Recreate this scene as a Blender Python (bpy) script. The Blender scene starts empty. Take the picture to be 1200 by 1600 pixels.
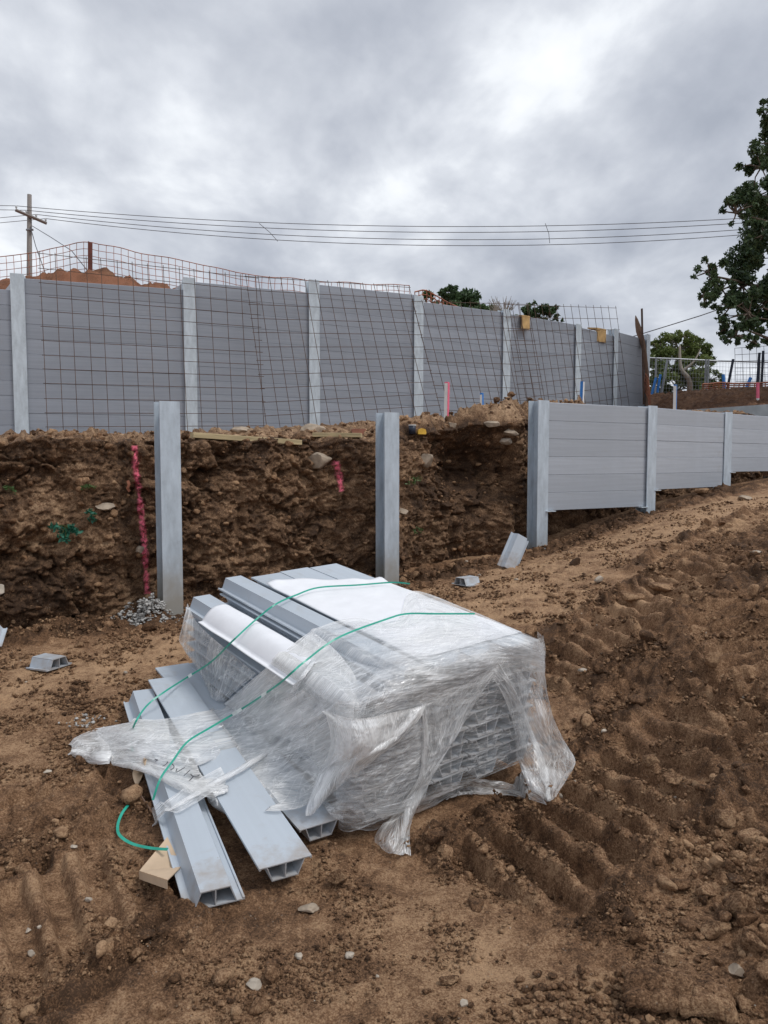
import bpy, math, random
import numpy as np
from mathutils import Vector, Matrix

random.seed(7)
rng = np.random.default_rng(11)
S = bpy.context.scene
C = S.collection
PI = math.pi

# ------------------------------------------------------------------ camera
EYE = 1.5
F = 1200.0                       # focal length in pixels of the 1200x1600 photograph
PITCH = math.atan(81 / F)
cam = bpy.data.cameras.new('camera')
cam.sensor_fit = 'VERTICAL'
cam.sensor_height = 36
cam.lens = 36 * F / 1600
cam.clip_start = 0.05
cam.clip_end = 3000
camo = bpy.data.objects.new('camera', cam)
C.objects.link(camo)
camo.location = (0, 0, EYE)
camo.rotation_euler = (PI / 2 - PITCH, 0, 0)
S.camera = camo
S.render.resolution_x, S.render.resolution_y = 768, 1024

# ------------------------------------------------------------------ sky and sun
SKYOFF = (-4.2, 6.1, 0.0)
SUN_EL, SUN_AZ = math.radians(58), math.radians(108)      # azimuth clockwise from +Y
world = bpy.data.worlds.new('World')
S.world = world
world.use_nodes = True
wt = world.node_tree
wt.nodes.clear()


def wn(t, **kw):
    n = wt.nodes.new(t)
    for k, v in kw.items():
        setattr(n, k, v)
    return n


def sky_nodes():
    L = wt.links.new
    out = wn('ShaderNodeOutputWorld')
    sky = wn('ShaderNodeTexSky', sky_type='NISHITA')
    sky.sun_disc = False
    sky.sun_elevation = SUN_EL
    sky.sun_rotation = SUN_AZ
    bg1 = wn('ShaderNodeBackground')
    bg1.inputs[1].default_value = 0.10
    L(sky.outputs[0], bg1.inputs[0])
    tc = wn('ShaderNodeTexCoord')
    sep = wn('ShaderNodeSeparateXYZ')
    L(tc.outputs['Generated'], sep.inputs[0])
    zz = wn('ShaderNodeMath', operation='MAXIMUM'); zz.inputs[1].default_value = 0.0
    L(sep.outputs[2], zz.inputs[0])
    za = wn('ShaderNodeMath', operation='ADD'); za.inputs[1].default_value = 0.26
    L(zz.outputs[0], za.inputs[0])
    dx = wn('ShaderNodeMath', operation='DIVIDE'); L(sep.outputs[0], dx.inputs[0]); L(za.outputs[0], dx.inputs[1])
    dy = wn('ShaderNodeMath', operation='DIVIDE'); L(sep.outputs[1], dy.inputs[0]); L(za.outputs[0], dy.inputs[1])
    cb = wn('ShaderNodeCombineXYZ'); L(dx.outputs[0], cb.inputs[0]); L(dy.outputs[0], cb.inputs[1])
    mp = wn('ShaderNodeMapping'); mp.inputs['Location'].default_value = SKYOFF
    mp.inputs['Rotation'].default_value = (0, 0, math.radians(-28))
    mp.inputs['Scale'].default_value = (1.0, 0.72, 1)
    L(cb.outputs[0], mp.inputs[0])
    # broad banks of cloud, then smaller billows
    n1 = wn('ShaderNodeTexNoise'); n1.inputs['Scale'].default_value = 1.5
    n1.inputs['Detail'].default_value = 5; n1.inputs['Roughness'].default_value = 0.55; n1.inputs['Distortion'].default_value = 0.35
    n2 = wn('ShaderNodeTexNoise'); n2.inputs['Scale'].default_value = 3.6
    n2.inputs['Detail'].default_value = 7; n2.inputs['Roughness'].default_value = 0.55; n2.inputs['Distortion'].default_value = 0.2
    L(mp.outputs[0], n1.inputs[0]); L(mp.outputs[0], n2.inputs[0])
    m = wn('ShaderNodeMix'); m.data_type = 'FLOAT'; m.inputs[0].default_value = 0.40
    L(n1.outputs[0], m.inputs[2]); L(n2.outputs[0], m.inputs[3])
    rp = wn('ShaderNodeValToRGB')
    e = rp.color_ramp.elements
    e[0].position = 0.37; e[0].color = (0.385, 0.415, 0.48, 1)
    e[1].position = 0.68; e[1].color = (1.02, 1.03, 1.05, 1)
    for p, c in ((0.44, (0.475, 0.505, 0.57, 1)), (0.50, (0.58, 0.61, 0.67, 1)), (0.55, (0.70, 0.73, 0.785, 1)), (0.595, (0.86, 0.89, 0.93, 1))):
        k = e.new(p); k.color = c
    L(m.outputs[0], rp.inputs[0])
    bg2 = wn('ShaderNodeBackground'); bg2.inputs[1].default_value = 1.0
    L(rp.outputs[0], bg2.inputs[0])
    mix = wn('ShaderNodeMixShader'); mix.inputs[0].default_value = 0.94
    L(bg1.outputs[0], mix.inputs[1]); L(bg2.outputs[0], mix.inputs[2])
    L(mix.outputs[0], out.inputs[0])


sky_nodes()
sun = bpy.data.lights.new('sun', 'SUN')
sun.energy = 1.5
sun.angle = math.radians(14)
sun.color = (1.0, 0.975, 0.94)
suno = bpy.data.objects.new('sun', sun)
C.objects.link(suno)
sd = Vector((math.sin(SUN_AZ) * math.cos(SUN_EL), math.cos(SUN_AZ) * math.cos(SUN_EL), math.sin(SUN_EL)))
suno.rotation_euler = (-sd).to_track_quat('-Z', 'Y').to_euler()
suno.location = sd * 50

vs = S.view_settings
vs.view_transform = 'Standard'
vs.look = 'None'
vs.exposure = 0.16
vs.gamma = 1.0
vs.use_curve_mapping = False
S.render.engine = 'CYCLES'
S.cycles.max_bounces = 8
S.cycles.transparent_max_bounces = 24

# ------------------------------------------------------------------ pixel <-> place
_c, _s = math.cos(PITCH), math.sin(PITCH)


def ray(px, py):
    a, b = (px - 600) / F, (800 - py) / F
    return np.array([a, _c + b * _s, -_s + b * _c])


def at(px, py, Y):
    r = ray(px, py)
    return np.array([0, 0, EYE]) + r * (Y / r[1])


def atz(px, py, z):
    r = ray(px, py)
    return np.array([0, 0, EYE]) + r * ((z - EYE) / r[2])


def proj(p):
    p = np.asarray(p, float) - [0, 0, EYE]
    d = p[..., 1] * _c - p[..., 2] * _s
    u = p[..., 1] * _s + p[..., 2] * _c
    return np.stack([600 + F * p[..., 0] / d, 800 - F * u / d], -1)


# ------------------------------------------------------------------ numpy noise
def _hash(ix, iy, iz, seed):
    h = (ix.astype(np.int64) * 374761393 + iy.astype(np.int64) * 668265263 + iz.astype(np.int64) * 2147483647 + seed * 1274126177) & 0xffffffff
    h = ((h ^ (h >> 13)) * 1274126177) & 0xffffffff
    h = ((h ^ (h >> 16)) * 2246822519) & 0xffffffff
    return (h ^ (h >> 15)) & 0xffffffff


def vnoise(x, y, z=None, seed=0):
    """smooth noise in -1..1 (gradient noise)"""
    if z is None:
        x, y = np.broadcast_arrays(x, y)
        ix, iy = np.floor(x), np.floor(y)
        fx, fy = x - ix, y - iy
        ux, uy = [t * t * t * (t * (t * 6 - 15) + 10) for t in (fx, fy)]
        ix, iy = ix.astype(np.int64), iy.astype(np.int64)
        zz = np.zeros_like(ix); res = 0
        for dx in (0, 1):
            wx = ux if dx else 1 - ux
            for dy in (0, 1):
                h = _hash(ix + dx, iy + dy, zz, seed)
                res = res + wx * (uy if dy else 1 - uy) * (((h & 1023) / 511.5 - 1) * (fx - dx) + (((h >> 10) & 1023) / 511.5 - 1) * (fy - dy))
        return res * 1.35
    ix, iy, iz = np.floor(x), np.floor(y), np.floor(z)
    fx, fy, fz = x - ix, y - iy, z - iz
    ux, uy, uz = [t * t * t * (t * (t * 6 - 15) + 10) for t in (fx, fy, fz)]
    ix, iy, iz = ix.astype(np.int64), iy.astype(np.int64), iz.astype(np.int64)
    res = 0
    for dx in (0, 1):
        wx = ux if dx else 1 - ux
        for dy in (0, 1):
            wy = uy if dy else 1 - uy
            for dz in (0, 1):
                wz = uz if dz else 1 - uz
                h = _hash(ix + dx, iy + dy, iz + dz, seed)
                gx = ((h & 1023) / 511.5 - 1)
                gy = (((h >> 10) & 1023) / 511.5 - 1)
                gz = (((h >> 20) & 1023) / 511.5 - 1)
                res = res + wx * wy * wz * (gx * (fx - dx) + gy * (fy - dy) + gz * (fz - dz))
    return res * 1.3


def fbm(x, y, z=None, oct=4, seed=0, gain=0.5, ridged=False):
    r, a, t = 0, 1.0, 0
    for o in range(oct):
        k = 2.03 ** o
        n = vnoise(x * k + o * 17.3, y * k - o * 9.1, None if z is None else z * k + o * 5.7, seed + o)
        if ridged:
            n = 1 - 2 * np.abs(n)
        r = r + a * n
        t += a
        a *= gain
    return r / t


def worley2(x, y, seed=0):
    ix, iy = np.floor(x), np.floor(y)
    f1 = np.full(x.shape, 9.0); f2 = f1.copy(); cid = np.zeros(x.shape)
    zz = np.zeros_like(ix)
    for dx in (-1, 0, 1):
        for dy in (-1, 0, 1):
            h = _hash(ix + dx, iy + dy, zz, seed)
            px = ix + dx + (h & 1023) / 1023
            py = iy + dy + ((h >> 10) & 1023) / 1023
            r = ((h >> 20) & 1023) / 1023
            d = np.hypot(px - x, py - y)
            near = d < f1
            f2 = np.where(near, f1, np.minimum(f2, d))
            cid = np.where(near, r, cid)
            f1 = np.where(near, d, f1)
    return f1, f2, cid


def shards(x, y, seed=0, tilt=0.9, crack=0.12):
    """broken blocks: every cell has its own height and tilt, with a gap between neighbours; about -0.5..0.5"""
    ix, iy = np.floor(x), np.floor(y)
    zz = np.zeros_like(ix)
    f1 = np.full(x.shape, 9.0); f2 = f1.copy(); h_ = np.zeros(x.shape)
    for dx in (-1, 0, 1):
        for dy in (-1, 0, 1):
            h = _hash(ix + dx, iy + dy, zz, seed)
            px = ix + dx + (h & 1023) / 1023; py = iy + dy + ((h >> 10) & 1023) / 1023
            g = _hash(ix + dx, iy + dy, zz, seed + 991)
            ex, ey = x - px, y - py
            d = np.hypot(ex, ey)
            val = ((h >> 20) & 1023) / 1023 - 0.5 + tilt * (((g & 1023) / 511.5 - 1) * ex + (((g >> 10) & 1023) / 511.5 - 1) * ey)
            near = d < f1
            f2 = np.where(near, f1, np.minimum(f2, d))
            h_ = np.where(near, val, h_); f1 = np.where(near, d, f1)
    return np.clip(h_, -0.9, 0.9) - 0.35 * (1 - sstep(0, crack, f2 - f1))


def sstep(a, b, x):
    t = np.clip((x - a) / (b - a), 0, 1)
    return t * t * (3 - 2 * t)


# ------------------------------------------------------------------ object helpers
def tag(o, label=None, cat=None, group=None, kind=None):
    if label: o['label'] = label
    if cat: o['category'] = cat
    if group: o['group'] = group
    if kind: o['kind'] = kind
    return o


def empty(name, loc=(0, 0, 0), label=None, cat=None, group=None, rotz=0):
    o = bpy.data.objects.new(name, None)
    o.empty_display_size = 0.1
    C.objects.link(o)
    o.location = [float(v) for v in loc]
    o.rotation_euler = (0, 0, rotz)
    bpy.context.view_layer.update()
    return tag(o, label, cat, group)


def link(name, me, parent=None, matrix=None):
    """matrix is in world space"""
    o = bpy.data.objects.new(name, me)
    C.objects.link(o)
    if matrix is not None:
        o.matrix_world = matrix
    if parent is not None:
        o.parent = parent
        o.matrix_parent_inverse = parent.matrix_basis.inverted() if parent.parent is None else parent.matrix_world.inverted()
    return o


def npmesh(name, V, Fc, mat, smooth=False, uv=None, attrs=None):
    me = bpy.data.meshes.new(name)
    V = np.asarray(V, np.float32)
    if isinstance(Fc, np.ndarray):
        k = Fc.shape[1]
        me.vertices.add(len(V)); me.vertices.foreach_set('co', V.ravel())
        me.loops.add(Fc.size); me.loops.foreach_set('vertex_index', Fc.astype(np.int32).ravel())
        me.polygons.add(len(Fc))
        me.polygons.foreach_set('loop_start', np.arange(0, Fc.size, k, dtype=np.int32))
        me.polygons.foreach_set('loop_total', np.full(len(Fc), k, dtype=np.int32))
        me.update(calc_edges=True)
    else:
        me.from_pydata([tuple(map(float, v)) for v in V], [], [tuple(map(int, f)) for f in Fc])
    if smooth:
        me.polygons.foreach_set('use_smooth', np.ones(len(me.polygons), dtype=bool))
    if uv is not None:
        l = me.uv_layers.new(name='UVMap')
        idx = np.empty(len(me.loops), np.int32); me.loops.foreach_get('vertex_index', idx)
        l.data.foreach_set('uv', np.asarray(uv, np.float32)[idx].ravel())
    for an, av in (attrs or {}).items():
        a = me.attributes.new(an, 'FLOAT', 'POINT')
        a.data.foreach_set('value', np.asarray(av, np.float32).ravel())
    me.materials.append(mat)
    me.validate()
    return me


def gridfaces(nr, nc, closed=False):
    r = np.arange(nr - 1)[:, None]; q = np.arange(nc - 1 if not closed else nc)[None, :]
    q2 = (q + 1) % nc
    a = r * nc + q
    return np.stack([a, r * nc + q2, (r + 1) * nc + q2, (r + 1) * nc + q], -1).reshape(-1, 4)


class MB:
    def __init__(self):
        self.v, self.f = [], []

    def add(self, V, Fc):
        b = len(self.v)
        self.v += [tuple(map(float, p)) for p in V]
        self.f += [tuple(int(i) + b for i in f) for f in Fc]
        return self

    def hexa(self, P):       # 8 points: bottom 4 ccw then top 4
        return self.add(P, [(0, 3, 2, 1), (4, 5, 6, 7), (0, 1, 5, 4), (1, 2, 6, 5), (2, 3, 7, 6), (3, 0, 4, 7)])

    def box(self, x0, x1, y0, y1, z0, z1):
        return self.hexa([(x0, y0, z0), (x1, y0, z0), (x1, y1, z0), (x0, y1, z0), (x0, y0, z1), (x1, y0, z1), (x1, y1, z1), (x0, y1, z1)])

    def bevbox(self, x0, x1, y0, y1, z0, z1, b=0.004):
        """box with chamfered long edges (along Y)"""
        pr = [(x0 + b, z0), (x1 - b, z0), (x1, z0 + b), (x1, z1 - b), (x1 - b, z1), (x0 + b, z1), (x0, z1 - b), (x0, z0 + b)]
        V = [(p[0], y0, p[1]) for p in pr] + [(p[0], y1, p[1]) for p in pr]
        Fc = [(i, 8 + i, 8 + (i + 1) % 8, (i + 1) % 8) for i in range(8)] + [tuple(range(8)), tuple(range(15, 7, -1))]
        return self.add(V, Fc)

    def tube(self, path, r, n=6, cap=True):
        P = [Vector([float(c) for c in p]) for p in path]
        rs = r if hasattr(r, '__len__') else [r] * len(P)
        b = len(self.v)
        up = None
        for i, p in enumerate(P):
            t = (P[min(i + 1, len(P) - 1)] - P[max(i - 1, 0)])
            t = t.normalized() if t.length > 1e-9 else Vector((0, 0, 1))
            if up is None:
                up = Vector((0, 0, 1)) if abs(t.z) < .9 else Vector((1, 0, 0))
            s = t.cross(up)
            if s.length < 1e-6: s = t.orthogonal()
            s.normalize(); u = s.cross(t).normalized(); up = u
            for k in range(n):
                a = 2 * PI * k / n
                self.v.append(tuple(p + (s * math.cos(a) + u * math.sin(a)) * rs[i]))
        for i in range(len(P) - 1):
            for k in range(n):
                k2 = (k + 1) % n
                self.f.append((b + i * n + k, b + i * n + k2, b + (i + 1) * n + k2, b + (i + 1) * n + k))
        if cap:
            self.f.append(tuple(b + k for k in range(n))[::-1])
            self.f.append(tuple(b + (len(P) - 1) * n + k for k in range(n)))
        return self

    def ribbon(self, path, width, thick, normals):
        P = [np.asarray(p, float) for p in path]
        b = len(self.v)
        for i, p in enumerate(P):
            t = P[min(i + 1, len(P) - 1)] - P[max(i - 1, 0)]
            t /= np.linalg.norm(t) + 1e-9
            n = np.asarray(normals[i], float)
            s = np.cross(t, n); s /= np.linalg.norm(s) + 1e-9
            n = np.cross(s, t)
            for a, c in ((-1, -1), (1, -1), (1, 1), (-1, 1)):
                self.v.append(tuple(p + s * a * width / 2 + n * c * thick / 2))
        for i in range(len(P) - 1):
            for k in range(4):
                k2 = (k + 1) % 4
                self.f.append((b + i * 4 + k, b + i * 4 + k2, b + i * 4 + 4 + k2, b + i * 4 + 4 + k))
        self.f.append((b + 3, b + 2, b + 1, b)); e = b + (len(P) - 1) * 4
        self.f.append((e, e + 1, e + 2, e + 3))
        return self

    def mesh(self, name, mat, smooth=False):
        return npmesh(name, self.v, self.f, mat, smooth)

    def build(self, name, mat, parent=None, smooth=False, matrix=None):
        return link(name, self.mesh(name, mat, smooth), parent, matrix)


def origin_to(o, p):
    """move a mesh object's origin to p (mesh was made in world space)"""
    p = Vector([float(c) for c in p])
    o.data.transform(Matrix.Translation(-p))
    o.matrix_world = Matrix.Translation(p)
    return o


def frame(o, x, y, z):
    M = Matrix.Identity(4)
    for i in range(3):
        M[i][0], M[i][1], M[i][2], M[i][3] = float(x[i]), float(y[i]), float(z[i]), float(o[i])
    return M


def unit(v):
    v = np.asarray(v, float)
    return v / np.linalg.norm(v)


def crspline(P, n):
    """Catmull-Rom through points P (k,d) -> about n points"""
    P = np.asarray(P, float)
    k = len(P)
    t = np.linspace(0, k - 1 - 1e-9, n)
    i = np.floor(t).astype(int); u = (t - i)[:, None]
    g = lambda j: P[np.clip(j, 0, k - 1)]
    p0, p1, p2, p3 = g(i - 1), g(i), g(i + 1), g(i + 2)
    return 0.5 * (2 * p1 + (p2 - p0) * u + (2 * p0 - 5 * p1 + 4 * p2 - p3) * u ** 2 + (3 * p1 - p0 - 3 * p2 + p3) * u ** 3)


# ------------------------------------------------------------------ materials
class NT:
    def __init__(self, name):
        self.m = bpy.data.materials.new(name)
        self.m.use_nodes = True
        self.t = self.m.node_tree
        self.t.nodes.clear()
        self.out = self.n('ShaderNodeOutputMaterial')
        self.b = self.n('ShaderNodeBsdfPrincipled')
        self.l(self.b.outputs[0], self.out.inputs[0])
        self.tc = self.n('ShaderNodeTexCoord')

    def n(self, t, **kw):
        x = self.t.nodes.new(t)
        for k, v in kw.items(): setattr(x, k, v)
        return x

    def l(self, a, b): self.t.links.new(a, b)

    def noise(self, scale, detail=4, rough=0.55, vec=None, dist=0, coord='Object', stretch=None):
        n = self.n('ShaderNodeTexNoise')
        n.inputs['Scale'].default_value = scale
        n.inputs['Detail'].default_value = detail
        n.inputs['Roughness'].default_value = rough
        n.inputs['Distortion'].default_value = dist
        v = vec if vec is not None else self.tc.outputs[coord]
        if stretch:
            mp = self.n('ShaderNodeMapping'); mp.inputs['Scale'].default_value = stretch
            self.l(v, mp.inputs[0]); v = mp.outputs[0]
        self.l(v, n.inputs['Vector'])
        return n.outputs[0]

    def ramp(self, fac, stops):
        r = self.n('ShaderNodeValToRGB')
        e = r.color_ramp.elements
        while len(e) > 1: e.remove(e[-1])
        for i, (p, c) in enumerate(stops):
            k = e[0] if i == 0 else e.new(p)
            k.position = p
            k.color = tuple(c) + (1,) if hasattr(c, '__len__') else (c, c, c, 1)
        self.l(fac, r.inputs[0])
        return r.outputs[0]

    def mix(self, fac, a, b, mode='MIX'):
        m = self.n('ShaderNodeMix'); m.data_type = 'RGBA'; m.blend_type = mode
        for s, v in ((m.inputs[0], fac), (m.inputs[6], a), (m.inputs[7], b)):
            if hasattr(v, 'links'): self.l(v, s)
            elif hasattr(v, '__len__'): s.default_value = tuple(v) + (1,) if len(v) == 3 else v
            else: s.default_value = v
        return m.outputs[2]

    def math(self, op, a, b=0.0, clamp=False):
        m = self.n('ShaderNodeMath', operation=op); m.use_clamp = clamp
        for s, v in ((m.inputs[0], a), (m.inputs[1], b)):
            if hasattr(v, 'links'): self.l(v, s)
            else: s.default_value = v
        return m.outputs[0]

    def attr(self, name):
        a = self.n('ShaderNodeAttribute'); a.attribute_name = name
        return a.outputs['Fac']

    def bump(self, h, strength=0.3, dist=0.01, prev=None):
        b = self.n('ShaderNodeBump')
        b.inputs['Strength'].default_value = strength
        b.inputs['Distance'].default_value = dist
        self.l(h, b.inputs['Height'])
        if prev is not None: self.l(prev, b.inputs['Normal'])
        self.l(b.outputs[0], self.b.inputs['Normal'])
        return b.outputs[0]

    def set(self, color=None, rough=None, metal=None, spec=None):
        for k, v in (('Base Color', color), ('Roughness', rough), ('Metallic', metal), ('Specular IOR Level', spec)):
            if v is None: continue
            s = self.b.inputs[k]
            if hasattr(v, 'links'): self.l(v, s)
            elif hasattr(v, '__len__'): s.default_value = tuple(v) + (1,)
            else: s.default_value = v
        return self


def mat_soil(name, dark, mid, tan, tanattr=False, pink=False, red=None, island=False):
    t = NT(name)
    n1 = t.noise(1.3, 5, 0.6)
    n2 = t.noise(9, 6, 0.65)
    n3 = t.noise(70, 5, 0.7)
    v = t.math('ADD', t.math('MULTIPLY', n1, 0.26), t.math('ADD', t.math('MULTIPLY', n2, 0.46), t.math('MULTIPLY', n3, 0.36)))
    if tanattr:
        v = t.math('ADD', v, t.math('MULTIPLY', t.attr('dry'), 0.09))
        v = t.math('SUBTRACT', v, t.math('MULTIPLY', t.attr('damp'), 0.11))
    n4 = t.noise(170, 3, 0.6)
    v = t.math('ADD', v, t.math('MULTIPLY', t.math('SUBTRACT', n4, 0.5), 0.42))
    v = t.math('ADD', t.math('MULTIPLY', t.math('SUBTRACT', v, 0.55), 1.55), 0.565)
    if island:
        g = t.n('ShaderNodeNewGeometry')
        v = t.math('ADD', v, t.math('MULTIPLY', t.math('SUBTRACT', g.outputs['Random Per Island'], 0.5), 0.30))
    col = t.ramp(v, [(0.38, dark), (0.55, mid), (0.74, tan), (0.95, tuple(min(1, c * 1.2) for c in tan))])
    # pale specks of grit
    vo = t.n('ShaderNodeTexVoronoi'); vo.inputs['Scale'].default_value = 55
    t.l(t.tc.outputs['Object'], vo.inputs['Vector'])
    sp = t.ramp(vo.outputs['Distance'], [(0.10, 1.0), (0.22, 0.0)])
    gate = t.ramp(t.noise(14, 2), [(0.52, 0.0), (0.66, 1.0)])
    col = t.mix(t.math('MULTIPLY', t.math('MULTIPLY', sp, gate), 0.5), col, (0.40, 0.34, 0.27))
    if red:
        col = t.mix(t.math('MULTIPLY', t.attr('clay'), t.ramp(t.noise(2.2, 4), [(0.36, 0.25), (0.58, 0.85)])), col, red)
    if pink:
        pk = t.math('MULTIPLY', t.attr('pink'), t.ramp(t.noise(34, 5, 0.7), [(0.38, 0.05), (0.52, 1.0)]))
        col = t.mix(pk, col, (1.0, 0.20, 0.30))
    t.set(color=col, rough=t.ramp(n2, [(0.3, 0.72), (0.7, 0.95)]), spec=0.25)
    b = t.bump(t.noise(38, 9, 0.72), 0.75, 0.025)
    t.bump(t.noise(150, 5, 0.7), 0.9, 0.008, b)
    return t.m


def mat_board(name, base, streak=0.25, grime=0.3, mud=False):
    t = NT(name)
    n = t.noise(3.0, 6, 0.6, stretch=(14, 0.35, 14))       # streaks along the board (local Y)
    n2 = t.noise(2.0, 4, 0.6)
    oi = t.n('ShaderNodeObjectInfo')
    c = t.mix(t.math('MULTIPLY', t.ramp(n, [(0.35, 0.0), (0.72, 1.0)]), streak), base, tuple(min(1, x * 1.45) for x in base))
    c = t.mix(t.math('MULTIPLY', t.ramp(n2, [(0.4, 0.0), (0.75, 1.0)]), grime), c, tuple(x * 0.72 for x in base))
    c = t.mix(t.math('MULTIPLY', oi.outputs['Random'], 0.34), c, tuple(x * 0.62 for x in base))
    # scuffs, dust and a little mud
    sc = t.ramp(t.noise(5, 5, 0.7, dist=0.8), [(0.56, 0.0), (0.72, 0.28)])
    c = t.mix(sc, c, (0.34, 0.31, 0.27))
    sp = t.ramp(t.noise(90, 3), [(0.68, 0.0), (0.74, 0.4)])
    c = t.mix(t.math('MULTIPLY', sp, t.ramp(t.noise(4, 2), [(0.5, 0.0), (0.6, 1.0)])), c, (0.26, 0.19, 0.13))
    if mud:
        sy = t.n('ShaderNodeSeparateXYZ'); t.l(t.tc.outputs['Object'], sy.inputs[0])
        e = t.math('SUBTRACT', t.math('ADD', t.noise(9, 5, 0.65), 0.0), t.math('MULTIPLY', sy.outputs[1], 1.6))
        c = t.mix(t.ramp(e, [(0.30, 0.0), (0.58, 0.6)]), c, (0.30, 0.22, 0.15))
    t.set(color=c, rough=t.ramp(n2, [(0.3, 0.38), (0.7, 0.55)]), spec=0.4)
    t.bump(t.noise(160, 3, 0.6, stretch=(4, 0.2, 4)), 0.12, 0.002)
    return t.m


def mat_steel(name, base=(0.455, 0.52, 0.58), splash=True):
    t = NT(name)
    vo = t.n('ShaderNodeTexVoronoi'); vo.inputs['Scale'].default_value = 38
    t.l(t.tc.outputs['Object'], vo.inputs['Vector'])
    bw = t.n('ShaderNodeRGBToBW'); t.l(vo.outputs['Color'], bw.inputs[0])
    c = t.mix(t.math('MULTIPLY', bw.outputs[0], 0.5), tuple(x * 1.08 for x in base), tuple(x * 0.82 for x in base))
    n = t.noise(4, 6, 0.6, stretch=(3, 3, 0.7))
    c = t.mix(t.ramp(n, [(0.42, 0.0), (0.66, 0.8)]), c, tuple(x * 1.38 for x in base))
    drip = t.noise(5, 5, 0.6, stretch=(3, 3, 0.6))
    c = t.mix(t.ramp(drip, [(0.52, 0.0), (0.72, 0.35)]), c, tuple(x * 0.7 for x in base))
    if splash:   # cement and mud splashed on the foot of the post
        sep = t.n('ShaderNodeSeparateXYZ'); t.l(t.tc.outputs['Object'], sep.inputs[0])
        h = t.math('ADD', sep.outputs[2], t.math('MULTIPLY', t.noise(7, 4), 0.5))
        c = t.mix(t.ramp(h, [(0.50, 0.9), (0.85, 0.0)]), c, (0.36, 0.335, 0.29))
    t.set(color=c, rough=0.42, metal=0.15, spec=0.5)
    t.bump(t.noise(40, 5), 0.08, 0.003)
    return t.m


def mat_plain(name, color, rough=0.6, metal=0.0, var=0.25, scale=12, spec=0.4, bump=0.15):
    t = NT(name)
    n = t.noise(scale, 5, 0.6)
    c = t.mix(t.ramp(n, [(0.35, 0.0), (0.7, 1.0)]), tuple(x * (1 - var) for x in color), tuple(min(1, x * (1 + var)) for x in color))
    t.set(color=c, rough=rough, metal=metal, spec=spec)
    t.bump(t.noise(scale * 6, 4), bump, 0.004)
    return t.m


def mat_timber(name, color):
    t = NT(name)
    n = t.noise(6, 6, 0.6, stretch=(10, 0.6, 10), dist=0.6)
    c = t.mix(t.ramp(n, [(0.35, 0.0), (0.7, 1.0)]), tuple(x * 0.6 for x in color), color)
    t.set(color=c, rough=0.75, spec=0.25)
    t.bump(n, 0.3, 0.004)
    return t.m


def mat_leaf(name, c1, c2):
    t = NT(name)
    g = t.n('ShaderNodeNewGeometry')
    r = g.outputs['Random Per Island']
    c = t.mix(r, c1, c2)
    c = t.mix(t.ramp(t.noise(0.9, 3), [(0.4, 0.0), (0.65, 0.55)]), c, tuple(x * 1.5 for x in c2))
    t.set(color=c, rough=0.5, spec=0.35)
    tr = t.n('ShaderNodeBsdfTranslucent'); t.l(c, tr.inputs[0])
    mx = t.n('ShaderNodeMixShader'); mx.inputs[0].default_value = 0.22
    t.l(t.b.outputs[0], mx.inputs[1]); t.l(tr.outputs[0], mx.inputs[2]); t.l(mx.outputs[0], t.out.inputs[0])
    return t.m


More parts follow.
